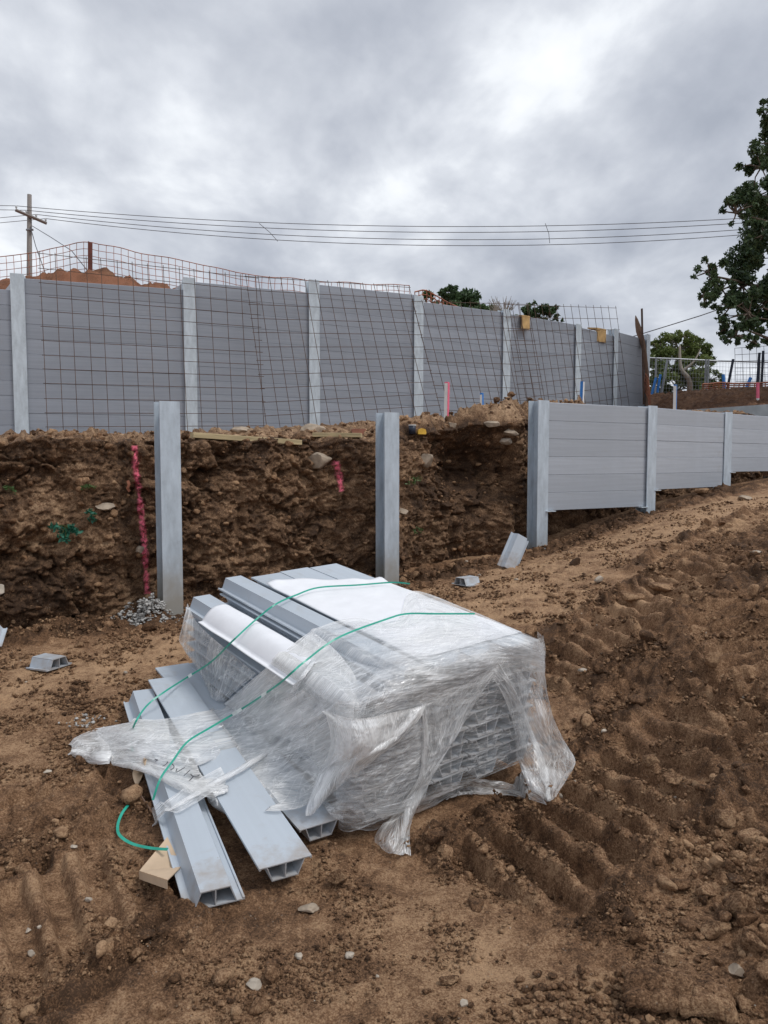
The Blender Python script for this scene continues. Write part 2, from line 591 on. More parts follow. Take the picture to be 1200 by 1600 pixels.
def mat_film():
    """clear stretch wrap: mostly see-through, white where it is creased or bunched"""
    t = NT('stretch_film')
    uv = t.tc.outputs['UV']
    dens = t.attr('milkiness')
    def crease(scale, stretch, width, rot=0.0, dist=0.6, det=3):
        mp = t.n('ShaderNodeMapping'); mp.inputs['Rotation'].default_value = (0, 0, rot)
        t.l(uv, mp.inputs[0])
        n = t.noise(scale, det, 0.55, vec=mp.outputs[0], stretch=stretch, dist=dist)
        return t.ramp(t.math('ABSOLUTE', t.math('SUBTRACT', n, 0.5)), [(0.0, 1.0), (width, 0.0)]), n
    l1, n1 = crease(5, (5.5, 0.5, 1), 0.030)
    l2, n2 = crease(5, (9, 0.7, 1), 0.030, 0.22)
    l3, n3 = crease(6, (2.2, 0.5, 1), 0.016, -0.55, 1.0)
    soft = t.ramp(t.noise(7, 4, 0.55, vec=uv, stretch=(1.6, 0.6, 1), dist=0.8), [(0.35, 0.0), (0.66, 1.0)])
    lines = t.math('ADD', t.math('MULTIPLY', l1, 0.55), t.math('ADD', t.math('MULTIPLY', l2, 0.45), t.math('MULTIPLY', l3, 0.55)))
    patch = t.ramp(t.noise(3.5, 3, 0.6, vec=uv, dist=0.5), [(0.38, 0.25), (0.60, 1.0)])
    lines = t.math('MULTIPLY', lines, patch)
    a = t.math('MULTIPLY', dens, t.math('ADD', t.math('MULTIPLY', soft, 0.55), 0.30))
    a = t.math('ADD', a, t.math('MULTIPLY', lines, t.math('ADD', t.math('MULTIPLY', dens, 0.30), 0.46)))
    a = t.math('ADD', a, 0.02, clamp=True)
    lw = t.n('ShaderNodeLayerWeight'); lw.inputs['Blend'].default_value = 0.25
    a = t.math('MINIMUM', t.math('ADD', a, t.math('MULTIPLY', lw.outputs['Facing'], 0.12)), 0.95)
    tint = t.mix(t.ramp(t.noise(2.2, 3, vec=uv), [(0.4, 0.0), (0.7, 0.7)]), (0.97, 0.98, 0.99), (0.93, 0.92, 0.88))
    t.set(color=tint, rough=0.18, spec=0.9)
    t.bump(t.math('ADD', n1, t.math('ADD', n2, t.math('MULTIPLY', n3, 0.8))), 0.5, 0.02)
    tr = t.n('ShaderNodeBsdfTransparent')
    tl = t.n('ShaderNodeBsdfTranslucent'); t.l(tint, tl.inputs[0])
    m0 = t.n('ShaderNodeMixShader'); m0.inputs[0].default_value = 0.2
    t.l(t.b.outputs[0], m0.inputs[1]); t.l(tl.outputs[0], m0.inputs[2])
    mx = t.n('ShaderNodeMixShader')
    t.l(a, mx.inputs[0]); t.l(tr.outputs[0], mx.inputs[1]); t.l(m0.outputs[0], mx.inputs[2])
    t.l(mx.outputs[0], t.out.inputs[0])
    return t.m


M = {}
DARK, MID, TAN = (0.078, 0.041, 0.021), (0.235, 0.127, 0.066), (0.48, 0.302, 0.174)
M['soil'] = mat_soil('site_soil', DARK, MID, TAN, tanattr=True)
M['bank'] = mat_soil('cut_clay', (0.055, 0.030, 0.017), (0.195, 0.110, 0.060), (0.48, 0.315, 0.19), tanattr=True, pink=True)
M['clod'] = mat_soil('loose_clods', DARK, MID, TAN, island=True)
M['redsoil'] = mat_soil('red_soil', (0.06, 0.03, 0.017), (0.15, 0.075, 0.042), (0.30, 0.175, 0.105), red=(0.29, 0.125, 0.070))
M['board_upper'] = mat_board('weathered_board', (0.325, 0.357, 0.41), 0.45, 0.35)
M['board_lower'] = mat_board('grey_board', (0.415, 0.45, 0.50), 0.42, 0.30)
M['sleeper'] = mat_board('new_sleeper', (0.50, 0.555, 0.615), 0.14, 0.16, True)
M['steel'] = mat_steel('galvanised_steel')
M['steel_clean'] = mat_steel('galvanised_steel_wall', (0.52, 0.585, 0.635), splash=False)
M['rust'] = mat_plain('rusty_wire', (0.13, 0.085, 0.065), 0.8, 0.2, 0.4)
M['net'] = mat_plain('orange_net', (0.42, 0.16, 0.09), 0.6, 0, 0.4)
M['picket'] = mat_plain('picket_paint', (0.16, 0.05, 0.035), 0.6)
M['wire'] = mat_plain('power_wire', (0.10, 0.10, 0.11), 0.6)
M['pole'] = mat_timber('pole_wood', (0.30, 0.27, 0.25))
M['pine'] = mat_timber('pine_timber', (0.62, 0.50, 0.29))
M['brownwood'] = mat_timber('split_wood', (0.25, 0.16, 0.115))
M['dunnage'] = mat_timber('dunnage_wood', (0.20, 0.15, 0.10))
M['white'] = mat_plain('white_paint', (0.78, 0.78, 0.76), 0.55, 0, 0.08)
M['pink'] = mat_plain('pink_paint', (0.90, 0.18, 0.28), 0.55, 0, 0.12)
M['blue'] = mat_plain('blue_paint', (0.04, 0.22, 0.62), 0.55, 0, 0.15)
M['card'] = mat_plain('cardboard', (0.56, 0.42, 0.29), 0.85, 0, 0.12, 8)
M['pad'] = mat_plain('foam_pad', (0.55, 0.36, 0.16), 0.85, 0, 0.25, 9)
M['paper'] = mat_plain('foam_paper', (0.82, 0.83, 0.86), 0.6, 0, 0.04, 10)
M['strap'] = mat_plain('green_strap', (0.02, 0.36, 0.26), 0.35, 0, 0.12, 20, 0.5, 0.05)
M['seal'] = mat_plain('strap_sticker', (0.75, 0.80, 0.78), 0.5, 0, 0.1)
M['ink'] = mat_plain('marker_ink', (0.03, 0.03, 0.04), 0.7)
M['stone'] = mat_plain('stone', (0.36, 0.29, 0.22), 0.85, 0, 0.35, 9, 0.25, 0.5)
M['palestone'] = mat_plain('pale_stone', (0.44, 0.38, 0.31), 0.8, 0, 0.3, 9, 0.25, 0.5)
M['cement'] = mat_plain('cement_crumbs', (0.42, 0.41, 0.39), 0.9, 0, 0.4, 25, 0.2, 0.5)
M['tub'] = mat_plain('navy_tub', (0.02, 0.028, 0.05), 0.4)
M['yellow'] = mat_plain('yellow_case', (0.75, 0.45, 0.06), 0.45)
M['brick'] = mat_plain('red_brick', (0.34, 0.15, 0.10), 0.85, 0, 0.2)
M['fence'] = mat_steel('fence_galv', (0.22, 0.24, 0.26), splash=False)
M['concrete'] = mat_plain('pale_concrete', (0.50, 0.53, 0.54), 0.8, 0, 0.15, 5)
M['bark'] = mat_timber('bark', (0.17, 0.13, 0.10))
M['palebark'] = mat_timber('pale_bark', (0.34, 0.30, 0.25))
M['leaf_dark'] = mat_leaf('leaf_dark', (0.022, 0.048, 0.024), (0.085, 0.13, 0.055))
M['leaf_bush'] = mat_leaf('leaf_bush', (0.05, 0.09, 0.025), (0.16, 0.20, 0.06))
M['leaf_far'] = mat_leaf('leaf_far', (0.030, 0.062, 0.030), (0.075, 0.125, 0.05))
M['weed'] = mat_leaf('leaf_weed', (0.015, 0.085, 0.055), (0.03, 0.15, 0.095))
M['weed2'] = mat_leaf('leaf_weed_light', (0.05, 0.10, 0.03), (0.09, 0.15, 0.05))
M['film'] = mat_film()

# ------------------------------------------------------------------ key places
WD = unit((0.845, 0.535))                      # direction of the lower wall line
WN = np.array([-WD[1], WD[0]])                 # into the bank
P1, P2, P3 = np.array([-1.63, 5.8]), np.array([0.03, 6.85]), np.array([1.612, 8.05])
P4, P5, P6 = np.array([3.018, 8.85]), np.array([4.397, 10.0]), np.array([5.80, 11.12])
LOWTOP = 2.105

# the wrapped pack: corner C = right-hand near top corner
PKC = np.array([0.709, 3.508, 0.674])
_y, _tl, _tw = math.radians(126.29), math.radians(5.6), math.radians(-3.445)
PAX = np.array([math.cos(_y) * math.cos(_tl), math.sin(_y) * math.cos(_tl), math.sin(_tl)])
PW = np.array([-math.sin(_y) * math.cos(_tw), math.cos(_y) * math.cos(_tw), math.sin(_tw)])
PN = unit(np.cross(PAX, PW)); PW = np.cross(PN, PAX)
PL, PWID, LAY = 1.73, 1.02, 0.065
NLAY = 9
PH = LAY * NLAY


def pk(a, b, h):
    return PKC + PAX * a + PW * b + PN * (h - PH)


# ------------------------------------------------------------------ ground
CTRL = np.array([
    (-2, 1.2, 0.0), (0, 1.2, 0.0), (1.5, 1.6, 0.08), (3, 2, 0.32), (-0.53, 2.45, 0.02), (-1.3, 4.1, 0.20), (-0.9, 3.2, 0.09),
    (-0.12, 2.97, -0.03), (0.70, 3.57, -0.02), (-0.31, 4.9, 0.22), (-1.64, 5.8, 0.335), (-2.8, 5.2, 0.27),
    (0.03, 6.85, 0.38), (1.61, 8.05, 0.53), (1.2, 7.2, 0.52), (3.02, 8.72, 0.88), (3.1, 8.2, 0.98), (4.4, 9.9, 1.14), (6, 11.2, 1.3), (2.65, 5.3, 0.70), (2, 4, 0.42),
    (1.3, 2.7, 0.16), (4, 7, 0.96), (5, 5, 1.05), (0.5, 5.7, 0.40), (-3.5, 3, 0.1), (-4.5, 5, 0.25), (1.7, 6.6, 0.62), (-8, 2, 0.1), (8, 8, 1.5), (10, 2, 1.2), (0, -3, 0), (-2.2, 5.35, 0.30)])


def _rbf_fit():
    X = CTRL[:, :2]
    D = np.linalg.norm(X[:, None] - X[None], axis=-1)
    n = len(X)
    A = np.zeros((n + 3, n + 3))
    A[:n, :n] = -D - 0.02 * np.eye(n) * 0
    A[:n, n] = 1; A[:n, n + 1:] = X; A[n:, :n] = A[:n, n:].T
    b = np.zeros(n + 3); b[:n] = CTRL[:, 2]
    return np.linalg.lstsq(A, b, rcond=None)[0]


_W = _rbf_fit()


def gbase(x, y):
    x = np.asarray(x, float); y = np.asarray(y, float)
    xc, yc = np.clip(x, -9, 11), np.clip(y, -4, 13)
    z = _W[-3] + _W[-2] * xc + _W[-1] * yc
    for (cx, cy, _), w in zip(CTRL, _W):
        z = z - w * np.sqrt((xc - cx) ** 2 + (yc - cy) ** 2 + 0.05)
    return np.clip(z, -0.2, 1.6)


# tracked-machine marks: (centre line points, half width, bar spacing, bar skew, depth)
TRACKS = [
    ([(0.30, 2.50), (0.62, 2.80), (1.40, 3.48), (2.0, 4.0)], 0.30, 0.165, -0.38, 0.078),
    ([(1.72, 2.95), (1.86, 3.5), (2.02, 4.1), (2.25, 5.2)], 0.26, 0.150, 0.18, 0.078),
    ([(0.80, 4.25), (1.35, 4.75), (2.1, 5.4), (3.0, 6.2)], 0.26, 0.160, -0.30, 0.070),
    ([(-1.35, 1.75), (-1.05, 2.35), (-0.80, 2.8)], 0.25, 0.15, -0.6, 0.038),
    ([(2.1, 5.75), (2.9, 6.7), (4.1, 7.6)], 0.22, 0.15, 0.2, 0.045),
]


def tracks(x, y):
    """returns height offset and churn mask"""
    dz = np.zeros_like(x); ch = np.zeros_like(x); ins = np.zeros_like(x)
    for k, (pts, hw, sp, skew, dep) in enumerate(TRACKS):
        P = crspline(np.array(pts), 40)
        seg = np.diff(P, axis=0); ln = np.linalg.norm(seg, axis=1); cum = np.concatenate([[0], np.cumsum(ln)])
        lo, hi = P.min(0) - 0.9, P.max(0) + 0.9
        idx = np.where((x > lo[0]) & (x < hi[0]) & (y > lo[1]) & (y < hi[1]))
        if len(idx[0]) == 0: continue
        xs, ys = x[idx], y[idx]
        wob = 0.04 * vnoise(xs * 2.1, ys * 2.1, seed=90 + k)
        bd = np.full(xs.shape, 9.0); bs = np.zeros_like(bd); sg = np.zeros_like(bd)
        for i in range(len(seg)):
            t = ((xs - P[i, 0]) * seg[i, 0] + (ys - P[i, 1]) * seg[i, 1]) / (ln[i] ** 2)
            t = np.clip(t, 0, 1)
            ex, ey = xs - P[i, 0] - t * seg[i, 0], ys - P[i, 1] - t * seg[i, 1]
            d = np.hypot(ex, ey)
            side = np.sign(seg[i, 0] * ey - seg[i, 1] * ex)
            m = d < bd
            bd = np.where(m, d, bd); bs = np.where(m, cum[i] + t * ln[i], bs); sg = np.where(m, side, sg)
        a = (bd * sg + wob)
        u = (bs + a * skew + 0.012 * vnoise(xs * 5, ys * 5, seed=70 + k)) / sp
        fr = u - np.floor(u)
        bar = sstep(0.0, 0.08, fr) * (1 - sstep(0.36, 0.48, fr))
        brk = 0.85 + 0.35 * shards(xs * 9, ys * 9, 55 + k) + 0.45 * vnoise(xs * 3.1, ys * 3.1, seed=50 + k) + 0.3 * vnoise(xs * 9, ys * 9, seed=57 + k)
        bar = bar * np.clip(brk, 0.45, 1.15)
        inside = 1 - sstep(hw * 0.86, hw * 1.08, np.abs(a))
        fade = sstep(0, 0.25, bs) * (1 - sstep(cum[-1] - 0.25, cum[-1], bs)) * np.clip(1.0 + 0.5 * vnoise(xs * 1.1, ys * 1.1, seed=33 + k), 0.7, 1)
        berm = np.exp(-((np.abs(a) - hw * 1.25) / 0.085) ** 2)
        dz[idx] += fade * (inside * (bar * dep * 1.3 - dep * 0.6 + 0.012 * shards(xs * 18, ys * 18, 95 + k) * bar) + berm * dep * (0.5 + 0.6 * vnoise(xs * 4, ys * 4, seed=12 + k)))
        ins[idx] = np.maximum(ins[idx], inside * fade)
        ch[idx] = np.maximum(ch[idx], fade * np.clip(inside * 0.08 + berm * 0.9, 0, 1))
    return dz, ch, ins


def band(x, y, pts, r):
    P = crspline(np.array(pts, float), 24)
    d = np.full(x.shape, 99.0)
    for p in P: d = np.minimum(d, np.hypot(x - p[0], y - p[1]))
    return np.exp(-(d / r) ** 2)


def wall_s(x, y):
    """coordinates along / behind the lower wall line"""
    dx, dy = x - P1[0], y - P1[1]
    return dx * WD[0] + dy * WD[1], dx * WN[0] + dy * WN[1]


def ground_h(x, y, fine=True):
    x = np.asarray(x, float); y = np.asarray(y, float)
    z = gbase(x, y)
    near = np.exp(-(np.maximum(0, np.hypot(x - 0.5, y - 5) - 6) / 3) ** 2)
    tz, ch, tin = tracks(x, y)
    s, o = wall_s(x, y)
    # churned soil: between the tracks on the right, along the foot of the bank, below the pack
    churn = np.maximum(ch, 0.85 * band(x, y, [(0.95, 1.5), (1.45, 2.4), (1.75, 3.4), (1.5, 4.2)], 0.33))
    churn = np.maximum(churn, 0.9 * band(x, y, [(2.4, 4.1), (2.2, 4.9), (3.1, 6.0), (4.4, 7.3)], 0.42))
    churn = np.maximum(churn, 0.7 * band(x, y, [(-2.6, 2.4), (-1.5, 2.75), (-1.0, 3.3)], 0.35))
    foot = np.exp(-((o + 0.02) / 0.28) ** 2) * sstep(-6, -4, s)
    churn = np.maximum(churn, 0.85 * foot)
    churn = np.clip(churn + 0.22 * vnoise(x * 1.4, y * 1.4, seed=3), 0, 1) * near
    dry = np.clip(0.35 + 0.9 * vnoise(x * 0.8 + 4, y * 0.8, seed=8) + 0.35 * vnoise(x * 2.9, y * 2.9, seed=9), 0, 1)
    ramp_ = np.maximum(band(x, y, [(0.6, 5.6), (1.9, 7.1), (3.4, 8.0), (4.8, 8.9)], 0.62), 0.8 * band(x, y, [(-2.6, 4.1), (-1.9, 4.6), (-1.2, 5.0)], 0.45))
    dry = np.clip(dry * (1 - churn * 0.9) + ramp_ * 0.8 * (1 - churn * .6), 0, 1)
    churn = churn * (1 - 0.8 * tin)
    if not fine:
        return z + tz
    h = 0.028 * fbm(x * 1.5, y * 1.5, oct=3, seed=1) * near
    h = h + 0.010 * fbm(x * 7, y * 7, oct=4, seed=2) + 0.0035 * fbm(x * 38, y * 38, oct=3, seed=5, gain=.6)
    wx, wy = 0.5 * vnoise(x * 5, y * 5, seed=21), 0.5 * vnoise(x * 5, y * 5, seed=22)
    b1 = shards(x * 6.5 + wx, y * 6.5 + wy, 4)
    b2 = shards(x * 15 + 2 * wx, y * 15 + 2 * wy, 14)
    b3 = shards(x * 36 + 3 * wx, y * 36 + 3 * wy, 24)
    k1, k2, cid3 = worley2(x * 60, y * 60, 34)
    lump3 = np.clip(1 - k1 * 1.3, 0, 1) * cid3
    rough = sstep(-0.25, 0.35, vnoise(x * 1.9, y * 1.9, seed=31)) * (1 - 0.6 * tin)
    h = h + churn * (0.085 * b1 + 0.050 * b2 + 0.022 * b3 + 0.030 * fbm(x * 4, y * 4, oct=3, seed=6, ridged=True))
    h = h + (1 - ramp_ * .6) * rough * (0.016 * b2 + 0.011 * b3) + (0.008 + 0.012 * rough) * lump3 + 0.006 * b3 * ramp_
    z = z + tz + h * np.where(near > 0.02, 1, 0)
    # under the pack the soil is pressed flat
    a = (x - PKC[0]) * PAX[0] + (y - PKC[1]) * PAX[1]
    b = (x - PKC[0]) * PW[0] + (y - PKC[1]) * PW[1]
    inn = (a > -0.04) & (a < PL + 0.03) & (b > -0.04) & (b < PWID + 0.05)
    zp = PKC[2] + PAX[2] * a + PW[2] * b - PN[2] * PH - 0.075
    z = np.where(inn, np.minimum(z, zp), z)
    # behind the bank face the lower sheet simply runs on below the terrace
    z = np.where(o > 0.55, np.minimum(z, z * 0 + 0.1), z)
    damp = np.clip(churn * 0.9 + 0.5 * foot, 0, 1)
    return z, dry, damp


def gz(x, y):
    return float(ground_h(np.array([float(x)]), np.array([float(y)]))[0][0])


def build_ground():
    def outer(a, b, n): return a + (b - a) * (np.linspace(0, 1, n) ** 3)
    xs = np.concatenate([outer(-3.3, -600, 26)[::-1][:-1], np.arange(-3.3, 4.2, 0.008), outer(4.2, 600, 36)])
    yd = [1.15]
    while yd[-1] < 10.5: yd.append(yd[-1] + max(0.006, 0.0038 * yd[-1]))
    ys = np.concatenate([outer(1.15, -300, 20)[::-1][:-1], yd, outer(yd[-1] + 0.1, 900, 26)])
    X, Y = np.meshgrid(xs, ys)
    Z, dry, damp = ground_h(X.ravel(), Y.ravel())
    Zg = Z.reshape(X.shape)
    i0, i1 = 21, len(ys) - 28
    for _ in range(1):           # weathering: takes single-sample spikes off
        Q = Zg.copy()
        Q[1:-1] = 0.25 * Zg[:-2] + 0.5 * Zg[1:-1] + 0.25 * Zg[2:]
        R_ = Q.copy(); R_[:, 1:-1] = 0.25 * Q[:, :-2] + 0.5 * Q[:, 1:-1] + 0.25 * Q[:, 2:]
        Zg[i0:i1, 27:-37] = R_[i0:i1, 27:-37]
    V = np.stack([X.ravel(), Y.ravel(), Zg.ravel()], -1)
    me = npmesh('ground', V, gridfaces(len(ys), len(xs)), M['soil'], True, attrs={'dry': dry, 'damp': damp})
    tag(link('ground', me), 'bare brown earth with track marks sloping up to the right', None, None, 'structure')


build_ground()

# ------------------------------------------------------------------ cut bank and terrace
UPW = [(38, 10.0), (300, 10.7), (490, 11.45), (650, 12.2), (785, 13.1), (895, 14.2), (953, 15.3), (1003, 16.4)]
UP = np.array([[(px - 600) / F * Y, Y] for px, Y in UPW])
UP = np.vstack([UP[0] - (UP[1] - UP[0]), UP])          # one more post outside the frame on the left
UPTOPPX = [None, 437, 443, 446, 470, 490, 512, 519, 527]
UPTOP = [2.16 + EYE] + [EYE + (719 - py) / F * Y for py, (px, Y) in zip(UPTOPPX[1:], UPW)]


def crest_z(s):
    return np.interp(s, [-5, -1.5, 0, 1.2, 2.2, 3.0, 3.6, 4.2, 6, 9], [1.60, 1.64, 1.655, 1.675, 1.70, 1.79, 1.88, 1.97, 2.02, 2.2])


def build_bank():
    ss = np.arange(-4.6, 9.6, 0.0125)
    # profile parameter: face 0..1, then back over the terrace
    tf = np.linspace(0, 1, 150)
    back = np.concatenate([np.linspace(0.012, 0.5, 40), 0.5 + (np.linspace(0, 1, 70)[1:] ** 1.3) * 7.0])
    s = ss[None, :]
    bx = P1[0] + WD[0] * s; by = P1[1] + WD[1] * s
    foot_o = 0.24 + 0.09 * vnoise(s * 1.3, s * 0 + 2.2, seed=40) + 0.05 * np.sin(s * 2.1)
    foot_o = foot_o + 0.25 * sstep(2.0, 2.6, s) * (1 - sstep(3.2, 3.9, s)) + 0.34 * sstep(3.9, 4.4, s) + 0.5 * sstep(4.8, 7, s)
    crest_o = foot_o + 0.22 + 0.10 * vnoise(s * 1.7, s * 0 + 7.7, seed=41)
    cz = crest_z(s) + 0.06 * vnoise(s * 2.2, s * 0 + 1, seed=42) + 0.035 * vnoise(s * 8, s * 0 + 1, seed=43)
    gx = bx + WN[0] * foot_o; gy = by + WN[1] * foot_o
    fz = gbase(gx, gy) - 0.12
    rows = []
    t = tf[:, None]
    o = foot_o + (crest_o - foot_o) * (t ** 1.25) + 0.0 * s
    z = fz + (cz - fz) * t
    # terrace surface rising to the foot of the upper wall
    ob = crest_o + back[:, None]
    uz = np.interp(bx + WN[0] * ob, UP[:, 0], [1.68, 1.70, 1.77, 1.90, 2.05, 2.18, 2.30, 2.40, 2.46])
    k = sstep(0.0, 3.2, back[:, None] + 0 * s)
    zb = cz * (1 - k) + np.maximum(uz, cz - .1) * k
    O = np.vstack([o, ob]); Z = np.vstack([z, zb + 0 * s])
    X = bx + WN[0] * O; Y = by + WN[1] * O
    nf = len(tf)
    # relief: big hollows, clods, fine crumbs
    px_, py_, pz_ = X, Y, Z
    big = 0.13 * fbm(s * 1.15 + 0 * Z, Z * 1.6, oct=3, seed=60)
    w1 = fbm(s * 2.5 + 0 * Z, Z * 2.5, oct=4, seed=61); w2 = fbm(s * 2.5 + 0 * Z, Z * 2.5, oct=4, seed=62)
    b1 = shards(s * 3.4 + 1.3 * w1, Z * 4.2 + 1.3 * w2, 63)
    b2 = shards(s * 8.5 + 1.8 * w2, Z * 10 + 1.8 * w1, 64)
    b3 = shards(s * 20 + 2.5 * w1, Z * 24 + 2.5 * w2, 65)
    med = 0.06 * fbm(s * 5 + 1.2 * w1, Z * 6 + w2, oct=5, seed=65, ridged=True, gain=.55)
    fine = 0.016 * fbm(s * 30 + 0 * Z, Z * 34, oct=3, seed=66, gain=.6)
    gouge = -0.10 * sstep(0.25, 0.6, vnoise(s * 3.2 + 0.4 * w1, Z * 0.7, seed=68))
    rk = 0.12 + 0.88 * sstep(-0.15, 0.3, vnoise(s * 1.1 + 3, Z * 1.9, seed=69) + 0.3 * w1)
    disp = big + 0.035 * (1 - rk) * fbm(s * 13 + 0.8 * w1, Z * 1.1, oct=3, seed=58, ridged=True) + rk * (0.13 * b1 + 0.06 * b2) + 0.024 * b3 + med + fine + gouge
    # horizontal bedding / bucket scrapes
    disp = disp + 0.018 * vnoise(s * 1.2 + 0 * Z, Z * 16, seed=67)
    face = np.ones_like(Z); face[nf:] = 1 - sstep(0.0, 0.12, back)[:, None]
    low = np.clip((Z - fz) / 0.25, 0, 1)
    d = disp * face * (0.35 + 0.65 * low)
    # undercut pocket left of the wall-end post, and a block of spoil beside the middle post
    d = d - 0.42 * np.exp(-((s - 3.55) / 0.42) ** 2 - ((Z - 1.42) / 0.30) ** 2) * face
    d = d + 0.14 * np.exp(-((s - 2.45) / 0.33) ** 2 - ((Z - 1.5) / 0.26) ** 2) * face
    d = np.where(s > 3.8, np.minimum(d, 0.08), np.minimum(d, 0.22))
    X2 = X - WN[0] * d; Y2 = Y - WN[1] * d
    # roughness on top
    q1, q2, qc = worley2(X * 8, Y * 8, 68)
    r1, r2, rc = worley2(X * 22, Y * 22, 69)
    top = 0.05 * shards(X * 5, Y * 5, 72) + 0.04 * shards(X * 13, Y * 13, 73) + 0.05 * fbm(X * 1.7, Y * 1.7, oct=3, seed=70) + 0.05 * np.clip(1 - q1 * 1.4, 0, 1) * qc + 0.018 * np.clip(1 - r1 * 1.4, 0, 1) * rc + 0.012 * fbm(X * 9, Y * 9, oct=3, seed=71)
    spoil = band(X, Y, [(0.2, 7.75), (0.75, 8.15), (1.5, 8.8), (2.4, 9.5)], 0.33)
    flat = band(X, Y, [(-1.6, 7.2), (-0.6, 7.7), (0.0, 8.2)], 0.5)
    Z2 = Z + (1 - face) * (top * (1 - 0.6 * flat) + spoil * (0.17 + 0.5 * top)) + face * 0.0
    # pink survey spray on the face
    pink = np.zeros_like(Z)
    PXY = proj(np.stack([X2, Y2, Z2], -1))
    for line in ([(210, 697), (212, 730), (217, 770), (223, 820), (227, 870), (230, 928)], [(524, 720), (530, 740), (534, 768)]):
        L_ = np.array(line, float)
        xx = np.interp(PXY[..., 1], L_[:, 1], L_[:, 0])
        wv = 4.4 + 3.5 * vnoise(PXY[..., 1] * 0.06, Z * 3, seed=75) + 2.0 * vnoise(PXY[..., 0] * .3, PXY[..., 1] * 0.25, seed=76)
        inside = (PXY[..., 1] > L_[0, 1]) & (PXY[..., 1] < L_[-1, 1])
        pink = np.maximum(pink, np.where(inside, 1 - sstep(wv * 0.55, wv * 1.15, np.abs(PXY[..., 0] - xx)), 0))
    pink[nf + 12:] = 0
    dry = np.clip(0.30 + 0.9 * vnoise(s * 0.9 + 0 * Z, Z * 2.0, seed=80) - 0.25 * face + 0.15 * (1 - face) + 0.6 * flat * (1 - face), 0, 1)
    damp = np.clip(0.40 * face + 0.9 * vnoise(s * 1.6 + 0 * Z, Z * 2.6, seed=81) * face + 0.5 * np.exp(-((s - 3.4) / .8) ** 2) * face, 0, 1)
    V = np.stack([X2, Y2, Z2], -1).reshape(-1, 3)
    me = npmesh('earth_bank', V, gridfaces(Z.shape[0], Z.shape[1]), M['bank'], True,
                attrs={'dry': dry.ravel(), 'damp': damp.ravel(), 'pink': pink.ravel()})
    tag(link('earth_bank', me), 'dark cut clay bank with pink spray lines below the terrace', None, None, 'structure')
    return X2, Y2, Z2, nf


BKX, BKY, BKZ, BKNF = build_bank()


def terr_z(x, y):
    """height of the terrace at a place (nearest sample)"""
    d = (BKX[BKNF:] - x) ** 2 + (BKY[BKNF:] - y) ** 2
    return float(BKZ[BKNF:].ravel()[d.argmin()])


_bpx = proj(np.stack([BKX, BKY, BKZ], -1))


def bank_at(px, py):
    """point of the bank / terrace seen at a pixel: nearest one to the camera"""
    d = np.hypot(_bpx[..., 0] - px, _bpx[..., 1] - py)
    c = np.where(d < max(3.0, d.min() + 0.5), BKY, 1e9)
    i = np.unravel_index(c.argmin(), c.shape)
    return np.array([BKX[i], BKY[i], BKZ[i]])


# upper ground behind the walls
EDGE = np.array([(-40, 9.0)] + [tuple(p + np.array([-0.1, 0.22])) for p in UP] + [(5.75, 14.6), (6.6, 13.05), (9.5, 10.8), (40, 9)])
EDGE = EDGE[np.argsort(EDGE[:, 0])]


def upper_h(x, y):
    ye = np.interp(x, EDGE[:, 0], EDGE[:, 1])
    b = y - ye
    left = 3.45 + 0.0 * x
    right = 2.36 + 0.55 * sstep(0.2, 4.0, b)
    k = sstep(4.95, 5.35, x)
    z = left * (1 - k) + right * k
    heap = 0.50 * np.exp(-((x + 5.2) / 1.3) ** 2) * np.exp(-((b - 1.3) / 0.9) ** 2) + 0.50 * np.exp(-((x + 3.9) / 0.9) ** 2) * np.exp(-((b - 1.2) / 0.8) ** 2)
    heap = heap + 0.36 * np.exp(-((x + 2.9) / 0.7) ** 2) * np.exp(-((b - 1.2) / 0.8) ** 2)
    heap = heap + 0.75 * np.exp(-((x - 1.0) / 0.5) ** 2) * np.exp(-((b - 2.2) / 0.6) ** 2)
    z = z + heap * (1 + 0.25 * vnoise(x * 2, y * 2, seed=5))
    n = 0.10 * fbm(x * 1.8, y * 1.8, oct=5, seed=101, gain=.6) + 0.10 * np.clip(1 - worley2(x * 4.5, y * 4.5, 102)[0] * 1.3, 0, 1) + 0.05 * np.clip(1 - worley2(x * 11, y * 11, 103)[0] * 1.3, 0, 1)
    return z + n * np.exp(-np.maximum(0, b - 8) / 6)


def build_upper():
    xs = np.concatenate([-40 + 32 * np.linspace(0, 1, 30)[:-1] ** 0.6, np.arange(-8, 11, 0.035), 11 + 30 * np.linspace(0, 1, 20)[1:] ** 1.5])
    bs = np.concatenate([np.arange(0, 5, 0.035), np.arange(5, 6, .1), 6 + 120 * np.linspace(0, 1, 30) ** 2])
    X = np.broadcast_to(xs[None], (len(bs), len(xs))).copy()
    Y = np.interp(X, EDGE[:, 0], EDGE[:, 1]) + bs[:, None]
    Z = upper_h(X, Y)
    Z[0] -= 1.2
    me = npmesh('upper_ground', np.stack([X, Y, Z], -1).reshape(-1, 3), gridfaces(*X.shape), M['redsoil'], True, attrs={'clay': (1 - sstep(2, 4.5, X)).ravel()})
    tag(link('upper_ground', me), 'reddish raised ground with a spoil heap behind the walls', None, None, 'structure')


build_upper()


# ------------------------------------------------------------------ steel posts, boards, walls
def hpost_mesh(name, w, d, h, tf, tw, mat):
    """H section: flanges parallel to local X, web along local Y, z up from 0"""
    b = MB()
    b.bevbox(-w / 2, w / 2, -d / 2, -d / 2 + tf, 0, h, 0.002)
    b.bevbox(-w / 2, w / 2, d / 2 - tf, d / 2, 0, h, 0.002)
    # the chamfered box runs along Y; webs are plain
    b.box(-tw / 2, tw / 2, -d / 2 + tf, d / 2 - tf, 0, h)
    return b.mesh(name, mat)


